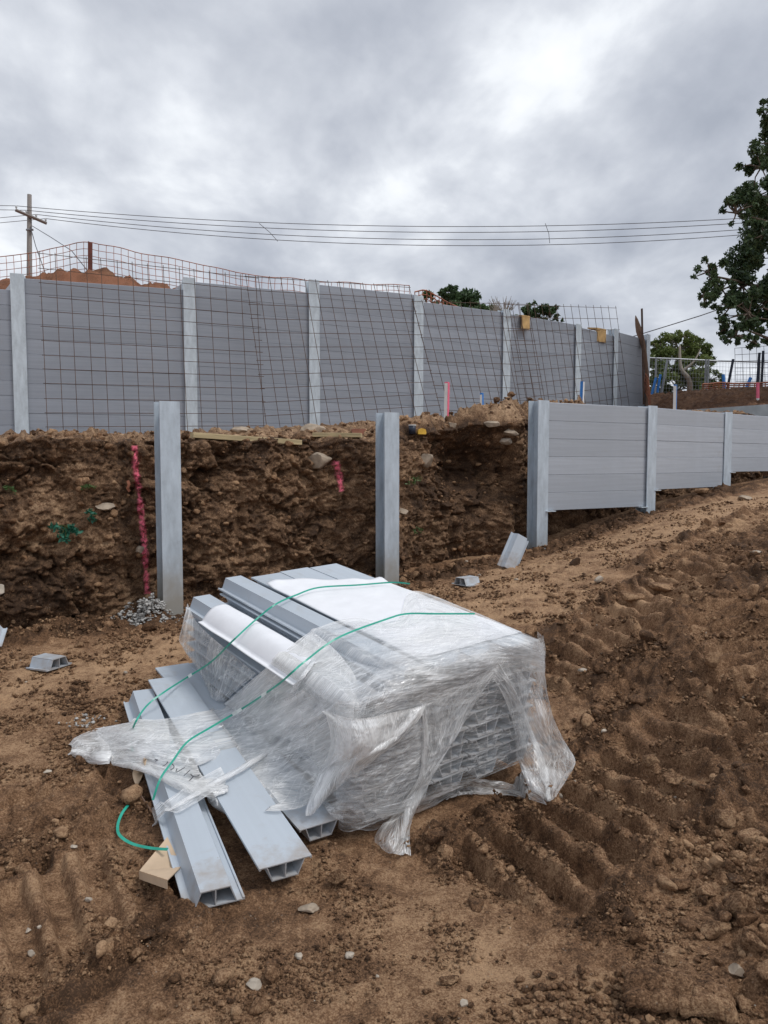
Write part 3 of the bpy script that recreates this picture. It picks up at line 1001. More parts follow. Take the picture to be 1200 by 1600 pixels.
def sleeper_mesh(name, L, mat, w=0.195, h=0.062, t=0.004, hb=0.142, ht=0.100):
    """hollow extruded sleeper: flange plate, trapezoid hump, middle web; length along Y, hump to +Z"""
    b = MB()

    def prism(q):
        b.hexa([(q[0][0], 0, q[0][1]), (q[1][0], 0, q[1][1]), (q[1][0], L, q[1][1]), (q[0][0], L, q[0][1]),
                (q[3][0], 0, q[3][1]), (q[2][0], 0, q[2][1]), (q[2][0], L, q[2][1]), (q[3][0], L, q[3][1])])
    prism([(-w / 2, 0), (w / 2, 0), (w / 2, t), (-w / 2, t)])
    for s in (-1, 1):
        q = [(s * hb / 2, t), (s * (hb / 2 - t), t), (s * (ht / 2 - t), h - t), (s * ht / 2, h - t)]
        prism(q if s < 0 else [q[1], q[0], q[3], q[2]])
        # small lip on the flange edge
        e = [(s * w / 2, t), (s * (w / 2 - 0.007), t), (s * (w / 2 - 0.007), t + 0.005), (s * w / 2, t + 0.005)]
        prism(e if s < 0 else [e[1], e[0], e[3], e[2]])
    prism([(-t / 2, t), (t / 2, t), (t / 2, h - t), (-t / 2, h - t)])
    prism([(-ht / 2, h - t), (ht / 2, h - t), (ht / 2, h), (-ht / 2, h)])
    return b.mesh(name, mat)


def wall_board_mesh(name, L, mat, w):
    """board as it shows in a wall: flat front (local z = 0), chamfered top edge, hollow hump behind"""
    b = MB()

    def prism(q):
        b.hexa([(q[0][0], 0, q[0][1]), (q[1][0], 0, q[1][1]), (q[1][0], L, q[1][1]), (q[0][0], L, q[0][1]),
                (q[3][0], 0, q[3][1]), (q[2][0], 0, q[2][1]), (q[2][0], L, q[2][1]), (q[3][0], L, q[3][1])])
    c = 0.005
    prism([(-w / 2 + c, 0), (w / 2, 0), (w / 2, 0.012), (-w / 2 + c, 0.012)])
    prism([(-w / 2, 0.006), (-w / 2 + c, 0), (-w / 2 + c, 0.012), (-w / 2, 0.012)])
    prism([(-0.07, 0.012), (0.07, 0.012), (0.05, 0.062), (-0.05, 0.062)])
    return b.mesh(name, mat)


def post_matrix(xy, z, d):
    d = unit(d)
    return frame((xy[0], xy[1], z), (d[0], d[1], 0), (-d[1], d[0], 0), (0, 0, 1))


# two free-standing posts in front of the bank
pm = hpost_mesh('post', 0.152, 0.152, 1.75, 0.010, 0.008, M['steel'])
for xy, top, lab in ((P1, 1.936, 'free-standing galvanised steel post at the left, beside the long pink spray line'),
                     (P2, 1.919, 'free-standing galvanised steel post rising behind the wrapped pack')):
    t = link('steel_post', pm, None, post_matrix(xy, top - 1.75, WD))
    tag(t, lab, 'post', 'free-standing steel posts')


def board_row(parent, A, B, ztop, n, pitch, mat, name='wall_board', face_off=0.0, jit=0.002):
    """n boards one below the other between two posts, flat face to the camera"""
    d = unit(np.array(B) - np.array(A)); L = float(np.linalg.norm(np.array(B) - np.array(A))) - 0.016
    nrm = np.array([-d[1], d[0]])
    me = wall_board_mesh(name, L, mat, pitch - 0.0012)
    for i in range(n):
        zc = ztop - pitch * (i + 0.5)
        o = np.array([A[0] + d[0] * 0.008 + nrm[0] * (face_off + random.uniform(-jit, jit)), A[1] + d[1] * 0.008 + nrm[1] * (face_off + random.uniform(-jit, jit)), zc])
        link(name, me, parent, frame(o, (0, 0, -1), (d[0], d[1], 0), (nrm[0], nrm[1], 0)))


# lower wall on the right
lw = empty('retaining_wall', (P3[0], P3[1], 0.4), 'low grey board wall with steel posts at the right, stepping up the slope', 'wall', 'retaining walls')
lpm = hpost_mesh('post', 0.152, 0.152, 1.95, 0.010, 0.008, M['steel'])
for xy, base in ((P3, 0), (P4, 0), (P5, 0), (P6, 0)):
    link('post', lpm, lw, post_matrix(xy, LOWTOP + 0.012 - 1.95, WD))
for a, b, n in ((P3, P4, 6), (P4, P5, 5), (P5, P6, 4), (P6, P6 + (P6 - P5), 4)):
    board_row(lw, a, b, LOWTOP - 0.004, n, 0.188, M['board_lower'], face_off=-0.05)
    z = LOWTOP - 0.004 - n * 0.188
    d = unit(b - a); nr = np.array([-d[1], d[0]])
    for e, q in ((0.05, a), (-0.17, b)):          # seating angles below the boards
        m = MB().box(0, 0.12, -0.085, 0.04, -0.012, -0.003)
        m.build('seat_angle', M['steel_clean'], lw, matrix=frame((q[0] + d[0] * e + nr[0] * -.01, q[1] + d[1] * e + nr[1] * -.01, z), (d[0], d[1], 0), (nr[0], nr[1], 0), (0, 0, 1)))

# upper wall
uw = empty('retaining_wall', (UP[1][0], UP[1][1], 1.75), 'tall dark grey board wall with pale steel posts along the back of the terrace', 'wall', 'retaining walls')
upm = hpost_mesh('post', 0.165, 0.152, 3.1, 0.010, 0.008, M['steel_clean'])
for i in range(len(UP)):
    d = unit(UP[min(i + 1, len(UP) - 1)] - UP[max(i - 1, 0)])
    link('post', upm, uw, post_matrix(UP[i], UPTOP[i] + 0.015 - 3.1, d))
PANTOP = [UPTOP[0], EYE + (719 - 441) / F * 10, EYE + (719 - 446) / F * 10.7, EYE + (719 - 450) / F * 11.45, EYE + (719 - 476) / F * 12.2, EYE + (719 - 494) / F * 13.1, EYE + (719 - 514) / F * 14.2, EYE + (719 - 521) / F * 15.3]
for i in range(len(UP) - 1):
    board_row(uw, UP[i], UP[i + 1], PANTOP[i], 13, 0.19, M['board_upper'], face_off=-0.045)
# pale raking stays behind the first two posts
for i in (1, 2):
    p = UP[i]; z = UPTOP[i]
    b = MB()
    a0 = np.array([p[0] - 0.09, p[1] + 0.10, z - 0.005]); a1 = np.array([p[0] - 0.62, p[1] + 0.75, z - 0.02 - 0.10])
    b.hexa([a0 - (0, 0, .12), a0 + (.06, 0, -.12), a1 + (.06, 0, -.14), a1 - (0, 0, .14), a0, a0 + (.06, 0, 0), a1 + (.06, 0, 0), a1])
    b.build('stay', M['steel_clean'], uw)

# pale low wall behind the lower wall on the right
fw = empty('low_wall', (6.6, 13.0, 2.0), 'pale concrete edge wall beyond the lower board wall, under the fence', 'wall')
b = MB()
for A, B in (((5.55, 14.75), (6.5, 13.0)), ((6.5, 13.0), (9.5, 10.7))):
    A, B = np.array(A), np.array(B); d = unit(B - A); nr = np.array([d[1], -d[0]])
    q = [(*A, 1.6), (*(A - nr * -.0), 1.6)]
    o = nr * 0.18
    b.hexa([(*(A), 1.7), (*(B), 1.7), (*(B - o), 1.7), (*(A - o), 1.7), (*A, 2.44), (*B, 2.44), (*(B - o), 2.44), (*(A - o), 2.44)])
b.build('coping', M['concrete'], fw)


# ------------------------------------------------------------------ the pack of sleepers
packmesh = sleeper_mesh('sleeper', PL, M['sleeper'])
ORD = ['top', 'second', 'third', 'fourth', 'fifth', 'sixth', 'seventh', 'eighth', 'ninth']
GS = 'sleepers stacked in the wrapped pack'


def pack_sleeper(col, lay, up=False, label=None, dh=0.0, da=0.0, db=0.0, yaw=0.0):
    bcol = 0.1 + col * 0.203 + db
    h = lay * LAY
    ax = unit(PAX + PW * math.tan(yaw)); wx = np.cross(PN, ax)
    if up:      # hump upwards, flange plate at the bottom
        o = pk(da, bcol, h + 0.002 + dh); Mx = frame(o, -wx, ax, PN)
    else:       # flange plate on top
        o = pk(da, bcol, h + LAY - 0.001 + dh); Mx = frame(o, wx, ax, -PN)
    t = link('sleeper', packmesh, None, Mx)
    tag(t, label or 'grey hollow sleeper inside the wrapped pack, only its end showing through the film', 'sleeper', GS)
    return t


for lay in range(NLAY):
    for col in range(5):
        jx = random.uniform(-0.012, 0.012); jb = random.uniform(-0.003, 0.003)
        if lay == NLAY - 1:
            if col > 2: continue
            pack_sleeper(col, lay, False, ['grey sleeper flat on top of the pack, along its right edge', 'grey sleeper flat on top of the pack, second from its right edge',
                                           'grey sleeper flat on top of the pack, next to the raised ridge'][col], da=jx)
        elif lay == NLAY - 2 and col == 4:
            pack_sleeper(col, lay, True, 'hump-up grey sleeper along the pack’s left edge under the arched white sheet', da=jx)
        else:
            pack_sleeper(col, lay, False, 'grey hollow sleeper in the wrapped pack, %s layer from the top, %s from the right' % (ORD[NLAY - 1 - lay], ORD[col] if col else 'first'), da=jx, db=jb)
pack_sleeper(3, NLAY - 1, True, 'hump-up grey sleeper forming the raised ridge on top of the pack', dh=0.012, da=0.02, db=-0.005)
# bearers below
for a in (0.28, 1.42):
    m = MB().bevbox(-0.045, 0.045, 0, PWID - 0.02, -0.075, -0.003, 0.004)
    tag(m.build('timber_bearer', M['dunnage'], None, matrix=frame(pk(a, 0.01, 0), PAX, PW, PN)),
        'dark timber bearer under the near end of the pack' if a < 1 else 'dark timber bearer under the far end of the pack', 'timber', 'bearers under the pack')


# loose sleepers in front
def loose(near, far, up, label, L=PL, roll=0.0):
    near, far = np.asarray(near, float), np.asarray(far, float)
    y = unit(far - near); x = unit(np.cross(y, (0, 0, 1))); z = np.cross(x, y)
    x2 = x * math.cos(roll) + z * math.sin(roll); z2 = np.cross(x2, y)
    me = packmesh if abs(L - PL) < 1e-6 else sleeper_mesh('sleeper', L, M['sleeper'])
    Mx = frame(near, x2, y, z2) if up else frame(near, -x2, y, -z2)
    t = link('sleeper', me, None, Mx)
    return tag(t, label, 'sleeper', 'loose sleepers in front of the pack')


N1 = atz(337, 1416, 0.045); F1 = atz(222, 1092, 0.235)
N2 = atz(447, 1347, 0.105); F2 = atz(268, 1070, 0.315)
N3 = atz(503, 1287, 0.085); F3 = atz(312, 1085, 0.27)
LOOSE = [loose(N1, F1, True, 'nearest loose sleeper, hump up, its hollow end pointing at the camera beside the cardboard'),
         loose(N2, F2, False, 'middle loose sleeper lying flat face up between the other two'),
         loose(N3, F3, False, 'loose sleeper flat face up, tight against the wrapped pack')]

# ------------------------------------------------------------------ reinforcing mesh leaning on the upper wall
def wall_depth(px):
    return 1 / float(np.interp(px, [p for p, _ in UPW], [1 / y for _, y in UPW])) if px > 38 else 10 - (38 - px) * 0.0027


def mesh_sheet(TL, TR, BR, BL, nr, nc, label, lean=0.30, top=0.14, up_over=0.0):
    ctr = at((BL[0] + BR[0]) / 2, (BL[1] + BR[1]) / 2, wall_depth((BL[0] + BR[0]) / 2) - lean)
    e = empty('reinforcing_mesh', ctr, label, 'mesh', 'reinforcing mesh sheets on the upper wall')
    c4 = [np.array(c, float) for c in (TL, TR, BR, BL)]

    def pt(u, v):
        c = (c4[0] * (1 - u) + c4[1] * u) * (1 - v) + (c4[3] * (1 - u) + c4[2] * u) * v
        return at(c[0], c[1], wall_depth(c[0]) - top - lean * v + 0.02 * math.sin(u * 5 + v * 3) * v)
    for i in range(nr):
        v = (i + 0.15 + random.uniform(-.04, .04)) / (nr - 0.7)
        MB().tube([pt(u, v) for u in np.linspace(0, 1, 9)], 0.0042, 4).build('horizontal_wire', M['rust'], e)
    for j in range(nc):
        u = (j + 0.15 + random.uniform(-.04, .04)) / (nc - 0.7)
        MB().tube([pt(u, v) + np.array([0, -0.009, 0]) for v in np.linspace(0, 1, 5)], 0.0042, 4).build('vertical_wire', M['rust'], e)
    return e


mesh_sheet((58, 392), (404, 432), (418, 688), (72, 694), 14, 15, 'rusty steel mesh sheet leaning on the left end of the upper wall')
mesh_sheet((382, 429), (641, 447), (694, 655), (416, 676), 12, 15, 'rusty steel mesh sheet leaning on the upper wall behind the middle post')
mesh_sheet((642, 468), (826, 473), (860, 668), (692, 662), 11, 13, 'rusty steel mesh sheet on the upper wall behind the pink-topped stake')
mesh_sheet((786, 472), (963, 478), (985, 640), (818, 668), 10, 16, 'rusty steel mesh sheet at the right end of the upper wall, holding two brown pads')

# folded pads under the mesh on the wall top
for px, py, w, lab in ((820, 505, 15, 'brown folded pad on the wall top, the left one of two under the mesh'), (938, 525, 22, 'brown square pad on the wall top, the right one of two under the mesh')):
    Y = wall_depth(px) - 0.16
    p = at(px, py, Y); sc = Y / F
    b = MB()
    hw, hh = w * sc / 2 * 1.1, 19 * sc / 2
    b.bevbox(-hw, hw, -0.03, 0.0, -hh, hh, 0.008)
    b.hexa([(-hw, -0.03, hh - .01), (hw, -0.03, hh - .01), (hw * .9, 0.20, hh + .02), (-hw * .9, 0.20, hh + .03), (-hw, -0.03, hh + .02), (hw, -0.03, hh + .02), (hw * .9, 0.20, hh + .045), (-hw * .9, 0.20, hh + .055)])
    d = unit(UP[7] - UP[5]) if px > 900 else unit(UP[6] - UP[5])
    tag(b.build('pad', M['pad'], None, matrix=frame(p, (d[0], d[1], 0), (-d[1], d[0], 0), (0, 0, 1))), lab, 'pad', 'pads on the wall top')

# ------------------------------------------------------------------ orange barrier net and picket at the left
def net(name, top, depth, bottom_drop, cell, label, rows=9, sag=0.02, thick=0.0047, seed=3):
    """top: list of px points; net hangs below it"""
    T = np.array([at(px, py, dd) for (px, py), dd in zip(top, depth)])
    ln = np.concatenate([[0], np.cumsum(np.linalg.norm(np.diff(T, axis=0), axis=1))])
    n = int(ln[-1] / cell)
    u = np.linspace(0, ln[-1], n)
    Tp = np.stack([np.interp(u, ln, T[:, k]) for k in range(3)], -1)
    rr = np.arange(rows)
    uu, vv = np.meshgrid(u, rr * cell)
    X = Tp[None, :, 0] + 0.05 * vnoise(uu * 1.1, vv * 1.3, seed=seed)
    Y = Tp[None, :, 1] + 0.10 * vnoise(uu * 0.9 + 5, vv * 1.1, seed=seed + 1) * np.clip(vv, 0, 1)
    Z = Tp[None, :, 2] - vv * bottom_drop + 0.035 * vnoise(uu * 2.2, vv * 0.8, seed=seed + 2)
    G = np.stack([X, Y, Z], -1)
    b = MB()
    for i in range(rows):
        b.tube(G[i], thick * (1.5 if i in (0, rows - 1) else 1), 3, False)
    for j in range(n):
        b.tube(G[:, j], thick, 3, False)
    o = b.build(name, M['net'])
    origin_to(o, G[-1, n // 2])
    return tag(o, label, 'net', 'orange barrier nets')


net('barrier_net', [(-60, 408), (0, 401), (60, 394), (118, 380), (139, 378), (170, 384), (240, 399), (300, 410), (400, 431), (520, 441), (640, 446)],
    [11.2, 11.3, 11.4, 11.5, 11.5, 11.55, 11.7, 11.8, 12.1, 12.5, 13.1], 1.0, 0.098, 'orange barrier net strung along the left of the upper wall', rows=9)
net('barrier_net', [(648, 456), (664, 452), (690, 466), (716, 480)], [13.3, 13.4, 13.5, 13.7], 1.0, 0.075, 'short bunched orange net at the wall step left of the far trees', rows=5, thick=0.009, seed=23)


def star_picket(px, ytop, ybot, Y, label, mat, lean=0.0, r=0.024):
    a, c = at(px, ybot, Y), at(px + lean, ytop, Y)
    b = MB()
    ax = unit(c - a); L = float(np.linalg.norm(c - a))
    for k in range(3):
        ang = k * 2 * PI / 3 + 0.4
        x = np.array([math.cos(ang), math.sin(ang)]); y = np.array([-x[1], x[0]]) * 0.0035
        b.hexa([(*(y + 0 * x), 0), (*(x * r + y), 0), (*(x * r - y), 0), (*(-y), 0), (*(y + 0 * x), L), (*(x * r + y), L), (*(x * r - y), L), (*(-y), L)][:8])
    o = b.build('star_picket', mat, None, matrix=Matrix.Translation(Vector(a)) @ Vector((0, 0, 1)).rotation_difference(Vector(ax)).to_matrix().to_4x4())
    return tag(o, label, 'picket', 'star pickets')


star_picket(140, 378, 470, 11.45, 'dark red steel picket holding up the orange net on the spoil heap', M['picket'], 0, 0.04)

# ------------------------------------------------------------------ utility pole and power lines
PY = 36.0
pb = at(46, 470, PY); ptop = at(46, 304, PY)
up_ = empty('utility_pole', (pb[0], pb[1], 3.2), 'weathered timber utility pole with a cross-arm behind the spoil heap', 'pole')
MB().tube([(pb[0], pb[1], 3.2), pb, ptop], [0.14, 0.13, 0.095], 10).build('pole', M['pole'], up_, True)
ca, cb_ = at(24, 328, PY - 0.5), at(73, 349, PY + 0.3)
arm = MB().tube([ca, cb_], 0.075, 4).build('cross_arm', M['pole'], up_)
INS = []
for k, f in enumerate((0.03, 0.35, 0.66, 0.97)):
    p = ca * (1 - f) + cb_ * f
    INS.append(p + np.array([0, 0, .2]))
    MB().tube([p + [0, 0, .04], p + [0, 0, .1], p + [0, 0, .12], p + [0, 0, .2]], [0.02, 0.02, 0.05, 0.035], 6).build('insulator', M['concrete'], arm)
MB().tube([at(41, 359, PY - .1), at(52, 359, PY - .1)], 0.05, 6).build('bracket', M['fence'], up_)
MB().tube([at(47, 352, PY), at(56, 385, PY - 1), at(72, 430, PY - 3)], 0.02, 3).build('guy_wire', M['wire'], up_)
MB().tube([at(50, 353, PY), at(78, 370, PY - 3), at(112, 392, PY - 6), at(150, 440, PY - 9)], 0.02, 3).build('service_cable', M['wire'], up_)
mids = [(600, 353), (600, 362), (600, 373), (600, 382)]
ends = [(1125, 343), (1135, 350), (1140, 360), (1170, 366)]
nms = ['topmost', 'second from top', 'third from top', 'lowest']
for k in range(4):
    a = proj(INS[k]); m, e = mids[k], ends[k]
    # parabola through three pixels, carried on beyond the frame
    co = np.polyfit([a[0], m[0], e[0]], [a[1], m[1], e[1]], 2)
    xs = np.linspace(a[0], 1420, 40)
    path = [INS[k]] + [at(x, np.polyval(co, x), PY - 2.5 * (x - a[0]) / 1400) for x in xs[1:]]
    lf = [at(a[0] - 60 * t, a[1] + (-1 + 4.5 * (k > 1)) * t * (1 if k < 2 else 1.6), PY + 4 * t) for t in (4, 3, 2, 1)]
    o = MB().tube(lf + path, 0.016, 3, False).build('power_line', M['wire'])
    origin_to(o, INS[k])
    tag(o, 'overhead power line, %s of the four leaving the pole' % nms[k], 'cable', 'overhead power lines')
for (x0, y0, x1, y1, lab) in ((405, 349, 434, 377, 'thin spreader rod across the power lines left of centre'), (852, 349, 859, 380, 'thin spreader rod across the power lines right of centre')):
    o = MB().tube([at(x0, y0, 35.2), at((x0 + x1) / 2 + 2, (y0 + y1) / 2, 35.2), at(x1, y1, 35.2)], 0.014, 3).build('line_spreader', M['wire'])
    origin_to(o, at(x0, y0, 35.2)); tag(o, lab, 'spreader', 'spreaders on the power lines')
o = MB().tube([at(985, 527, 27), at(1050, 507, 26.5), at(1095, 493, 26), at(1260, 436, 25)], 0.018, 3).build('power_line', M['wire'])
origin_to(o, at(1095, 493, 26)); tag(o, 'single sloping cable running up into the big tree at the right', 'cable', 'overhead power lines')


# ------------------------------------------------------------------ trees
def leaf_mesh(centres, radii, n_per, size, mat, name, seed, flat=0.85):
    r = np.random.default_rng(seed)
    P = []
    for c, rad, n in zip(centres, radii, n_per):
        d = r.normal(size=(n, 3)); d /= np.linalg.norm(d, axis=1)[:, None]
        k = r.random(n) ** 0.45
        # twigs: leaves gather in small sprays
        P.append(np.asarray(c) + d * (k * rad)[:, None] * np.array([1, 1, flat]))
    P = np.concatenate(P)
    n = len(P)
    a = r.normal(size=(n, 3)); a /= np.linalg.norm(a, axis=1)[:, None]
    b_ = np.cross(a, r.normal(size=(n, 3))); b_ /= np.linalg.norm(b_, axis=1)[:, None]
    nn = np.cross(a, b_)
    s = size * r.uniform(0.6, 1.3, n)[:, None]
    V = np.stack([P - a * s, P + b_ * s * 0.42 + nn * s * 0.12, P + a * s, P - b_ * s * 0.42 + nn * s * 0.12], 1).reshape(-1, 3)
    return npmesh(name, V, np.arange(n * 4).reshape(-1, 4), mat)


def tree(label, base, skeleton, blobs, size, leafmat, barkmat, density, seed, group=None, trunk_r=0.16, sub=7, name='tree'):
    """blobs: (point, radius); skeleton: list of (path, r0, r1)"""
    t = empty(name, base, label, 'tree', group)
    b = MB()
    for path, r0, r1 in skeleton:
        P = crspline(path, max(6, 4 * len(path)))
        b.tube(P, list(np.linspace(r0, r1, len(P))), 7)
    r = np.random.default_rng(seed)
    cs, rs, ns = [], [], []
    for c, rad in blobs:
        c = np.asarray(c)
        for k in range(sub):
            d = r.normal(size=3); d /= np.linalg.norm(d)
            q = c + d * rad * r.uniform(0.40, 1.15) * np.array([1, 1, .9])
            rr = rad * r.uniform(0.14, 0.38)
            cs.append(q); rs.append(rr); ns.append(max(8, int(density * rr * rr)))
            b.tube([c - d * rad * 0.1, (c + q) / 2 + r.normal(size=3) * rad * .06, q], [0.018, 0.012, 0.005], 4)
    b.build('trunk', barkmat, t, True)
    link('crown', leaf_mesh(cs, rs, ns, size, leafmat, 'crown', seed + 1), t)
    return t


# big tree at the right edge
TY = 14.0
bp = []
for px, py, pr, dd in [(1195, 185, 24, 0), (1215, 225, 40, .2), (1190, 262, 34, -.3), (1185, 305, 42, .2), (1150, 332, 26, -.4), (1225, 340, 52, .5), (1195, 365, 30, -.5),
                       (1215, 410, 48, .3), (1180, 400, 24, -.3), (1108, 424, 22, -.3), (1100, 462, 17, -.4), (1128, 452, 26, .0), (1160, 448, 30, .3), (1205, 465, 50, .2), (1170, 490, 34, -.3),
                       (1140, 480, 24, -.2), (1150, 525, 20, -.4), (1178, 534, 14, -.2), (1132, 512, 13, 0), (1210, 515, 24, .4), (1268, 255, 75, .6), (1290, 400, 110, 1.0), (1340, 200, 140, 1.2), (1420, 350, 130, 1.0), (1305, 105, 62, .5), (1380, 50, 100, .8)]:
    bp.append((at(px, py, TY + dd), pr * (TY + dd) / F))
tb = at(1345, 640, TY + .8)
tb = np.array([tb[0], tb[1], 2.4])
sk = [([tb, at(1340, 520, TY + .8), at(1325, 380, TY + .8), at(1335, 220, TY + .9), at(1345, 60, TY + .9)], 0.24, 0.05)]
for tgt in ((1110, 430), (1160, 335), (1190, 480), (1200, 240), (1260, 130), (1420, 330), (1165, 515)):
    sk.append(([at(1330, min(560, tgt[1] + 90), TY + .8), at((1330 + tgt[0]) / 2, tgt[1] + 30, TY + .5), at(tgt[0], tgt[1], TY)], 0.075, 0.012))
tree('big dark green tree reaching into the right edge', tb, sk, bp, 0.047, M['leaf_dark'], M['bark'], 8200, 5, sub=12)

# bushy tree behind the temporary fence
BY = 24.0
bp = []
for px, py, pr, dd in [(1030, 560, 26, 0), (1060, 545, 30, .2), (1085, 540, 20, 0), (1045, 585, 34, -.4), (1085, 580, 34, -.2), (1110, 595, 20, 0), (1100, 560, 22, .2), (1015, 590, 22, .3), (1068, 525, 12, 0), (1100, 545, 12, .2), (1028, 540, 10, 0), (1120, 605, 10, 0), (1060, 610, 40, 0), (1100, 620, 34, 0)]:
    bp.append((at(px, py, BY + dd), pr * BY / F))
tb = at(1070, 660, BY); tb[2] = 2.7
tree('bushy green tree with pale branches just behind the wire fence', tb,
     [([tb, at(1078, 600, BY - .8), at(1064, 575, BY - .8), at(1062, 540, BY - .6)], 0.11, 0.03), ([at(1066, 580, BY - .8), at(1084, 565, BY - .8), at(1095, 545, BY - .6)], 0.05, 0.012)],
     bp, 0.06, M['leaf_bush'], M['palebark'], 4600, 15, sub=16, trunk_r=.1)

# trees showing over the upper wall
for (name_, blobs_, lab, mat, dens, sz) in (
    ('tree', [(690, 478, 26, 0), (715, 465, 22, .5), (668, 462, 8, 0), (740, 478, 22, 0), (700, 455, 12, 0), (765, 490, 16, 0), (725, 500, 40, 0)], 'dark rounded tree top over the wall left of the brown pads', M['leaf_far'], 1500, 0.12),
    ('tree', [(840, 492, 18, 0), (858, 490, 16, 0), (825, 486, 14, 0), (872, 508, 9, 0), (845, 515, 28, 0), (812, 500, 12, 0)], 'small dark tree top over the wall between the two brown pads', M['leaf_far'], 1800, 0.11)):
    YY = 35.0
    bp = [(at(px, py, YY + dd), pr * YY / F) for px, py, pr, dd in blobs_]
    cx = bp[0][0]
    tb = np.array([cx[0] + .5, YY, 3.2])
    tree(lab, tb, [([tb, (tb + bp[-1][0]) / 2 + [.1, 0, 0], bp[-1][0]], 0.2, 0.08)], bp, sz, mat, M['bark'], dens, int(cx[0] * 10) % 97, sub=16)
# bare twiggy shrub between them
tb = np.array([*at(785, 520, 34)[:2], 3.2])
t = empty('bare_tree', tb, 'bare grey twiggy tree top between the two dark trees over the wall', 'tree')
b = MB(); b.tube([tb, at(785, 500, 34)], [0.1, 0.05], 6)
rr_ = random.Random(4)
for k in range(16):
    x = 785 + rr_.uniform(-26, 22)
    b.tube([at(785, 505, 34), at((785 + x) / 2 + rr_.uniform(-4, 4), 488, 34), at(x, rr_.uniform(462, 480), 34)], [0.03, 0.02, 0.008], 3, False)
    for j in range(3):
        x2 = x + rr_.uniform(-9, 9)
        b.tube([at((785 + x) / 2, 488, 34), at(x2, rr_.uniform(466, 484), 34)], [0.014, 0.006], 3, False)
b.build('branches', M['palebark'], t)


# ------------------------------------------------------------------ fence, stakes and clutter on the upper ground (right)
FY = 20.0
fe = empty('wire_fence', (*at(1100, 620, FY)[:2], 2.6), 'temporary wire mesh fence with a steel top rail in front of the bushy tree', 'fence')
rail = [at(1006, 559, FY), at(1060, 561, FY), at(1122, 564, FY), at(1200, 566, FY - .2), at(1290, 570, FY - .4)]
MB().tube(rail, 0.022, 5).build('top_rail', M['fence'], fe)
MB().tube([p - [0, 0, 1.45] for p in rail], 0.02, 5).build('bottom_rail', M['fence'], fe)
for px in (1007, 1025, 1103, 1107, 1187, 1191, 1275):
    p = at(px, 562 + (px - 1007) * 0.03, FY - .05)
    MB().tube([p - [0, 0, 1.55], p + [0, 0, .06]], 0.024, 6).build('post', M['fence'], fe)
b = MB()
pa, pb_ = rail[0] + [0, .02, 0], rail[-1] + [0, .02, 0]
for f in np.linspace(0, 1, 62):
    q = pa * (1 - f) + pb_ * f
    b.tube([q, q - [0, 0, 1.45]], 0.0035, 3, False)
for k in range(14):
    b.tube([pa - [0, 0, .1 * k + .05], pb_ - [0, 0, .1 * k + .05]], 0.003, 3, False)
b.build('infill_wires', M['fence'], fe)

# leaning sheet of mesh at the far right
e = empty('reinforcing_mesh', at(1180, 608, 18.5), 'steel mesh sheet standing upright in front of the fence at the far right', 'mesh', 'reinforcing mesh sheets')
q = [at(1148, 544, 18.5), at(1205, 540, 18.2), at(1208, 608, 18.2), at(1150, 606, 18.5)]
for i in range(7):
    v = i / 6
    MB().tube([q[0] * (1 - v) + q[3] * v, q[1] * (1 - v) + q[2] * v], 0.006, 4).build('horizontal_wire', M['fence'], e)
for i in range(6):
    v = i / 5
    MB().tube([q[0] * (1 - v) + q[1] * v, q[3] * (1 - v) + q[2] * v], 0.006, 4).build('vertical_wire', M['fence'], e)


def stake(px0, ytop, px1, ybot, Y, w, label, front, side=None, tipmat=None, tip=0.0, turn=0.5):
    """square survey stake with painted faces"""
    a, c = at(px1, ybot, Y), at(px0, ytop, Y)
    ax = unit(c - a); L = float(np.linalg.norm(c - a)) + 0.15
    a = a - ax * 0.15
    t = empty('survey_stake', a, label, 'stake', 'survey stakes')
    R = Vector((0, 0, 1)).rotation_difference(Vector(ax)).to_matrix().to_4x4() @ Matrix.Rotation(turn, 4, 'Z')
    Mx = Matrix.Translation(Vector(a)) @ R
    zs = L * (1 - tip)
    h = w / 2
    MB().box(-h, h, -h, h, 0, zs).build('shaft', front, t, matrix=Mx)
    if tip: MB().box(-h, h, -h, h, zs, L).build('painted_top', tipmat, t, matrix=Mx)
    if side:
        MB().box(h + 0.001, h + 0.004, -h, h, 0.1, L * 0.99).build('painted_side', side, t, matrix=Mx)
    return t


YS = 9.1
stake(698.5, 597, 697, 671, 8.7, 0.040, 'tall white stake with pink painted side on the spoil by the middle post', M['white'], M['pink'], M['pink'], 0.02, -0.6)
stake(752.5, 614, 753, 650, 9.6, 0.030, 'short white and blue stake on the spoil right of the pink one', M['white'], M['blue'], M['blue'], 0.05, -0.7)
stake(910, 596, 908.5, 640, 11.0, 0.042, 'blue and white stake showing over the left end of the lower wall', M['blue'], M['white'], M['blue'], 0.04, -0.7)
stake(1055, 601, 1054, 650, 12.2, 0.045, 'blue and white stake behind the second bay of the lower wall', M['white'], M['blue'], M['blue'], 0.03, -0.5)
stake(1184, 598, 1184, 634, 14.5, 0.04, 'pink and white stake near the right edge above the pale wall', M['white'], M['pink'], M['pink'], 0.5, 0.2)
for x0, y0, x1, y1, lab in ((1043, 562, 1035, 606, 'thin grey stake leaning right of the split timber before the bush'), (1032, 585, 1029, 603, 'small blue stake, right of a pair beside the bush trunk'), (1025, 590, 1021, 606, 'small blue stake, left of a pair near the split timber')):
    stake(x0, y0, x1, y1, 17.5, 0.04, lab, M['blue'] if 'blue' in lab else M['fence'], None, None, 0)
stake(1173, 590, 1166, 607, 17.5, 0.05, 'short blue stake leaning at the foot of the far mesh sheet', M['blue'], None, None, 0)
stake(1130, 585, 1132, 606, 17.8, 0.05, 'short pale blue stake at the fence right of the bush', M['blue'], M['white'], None, 0)
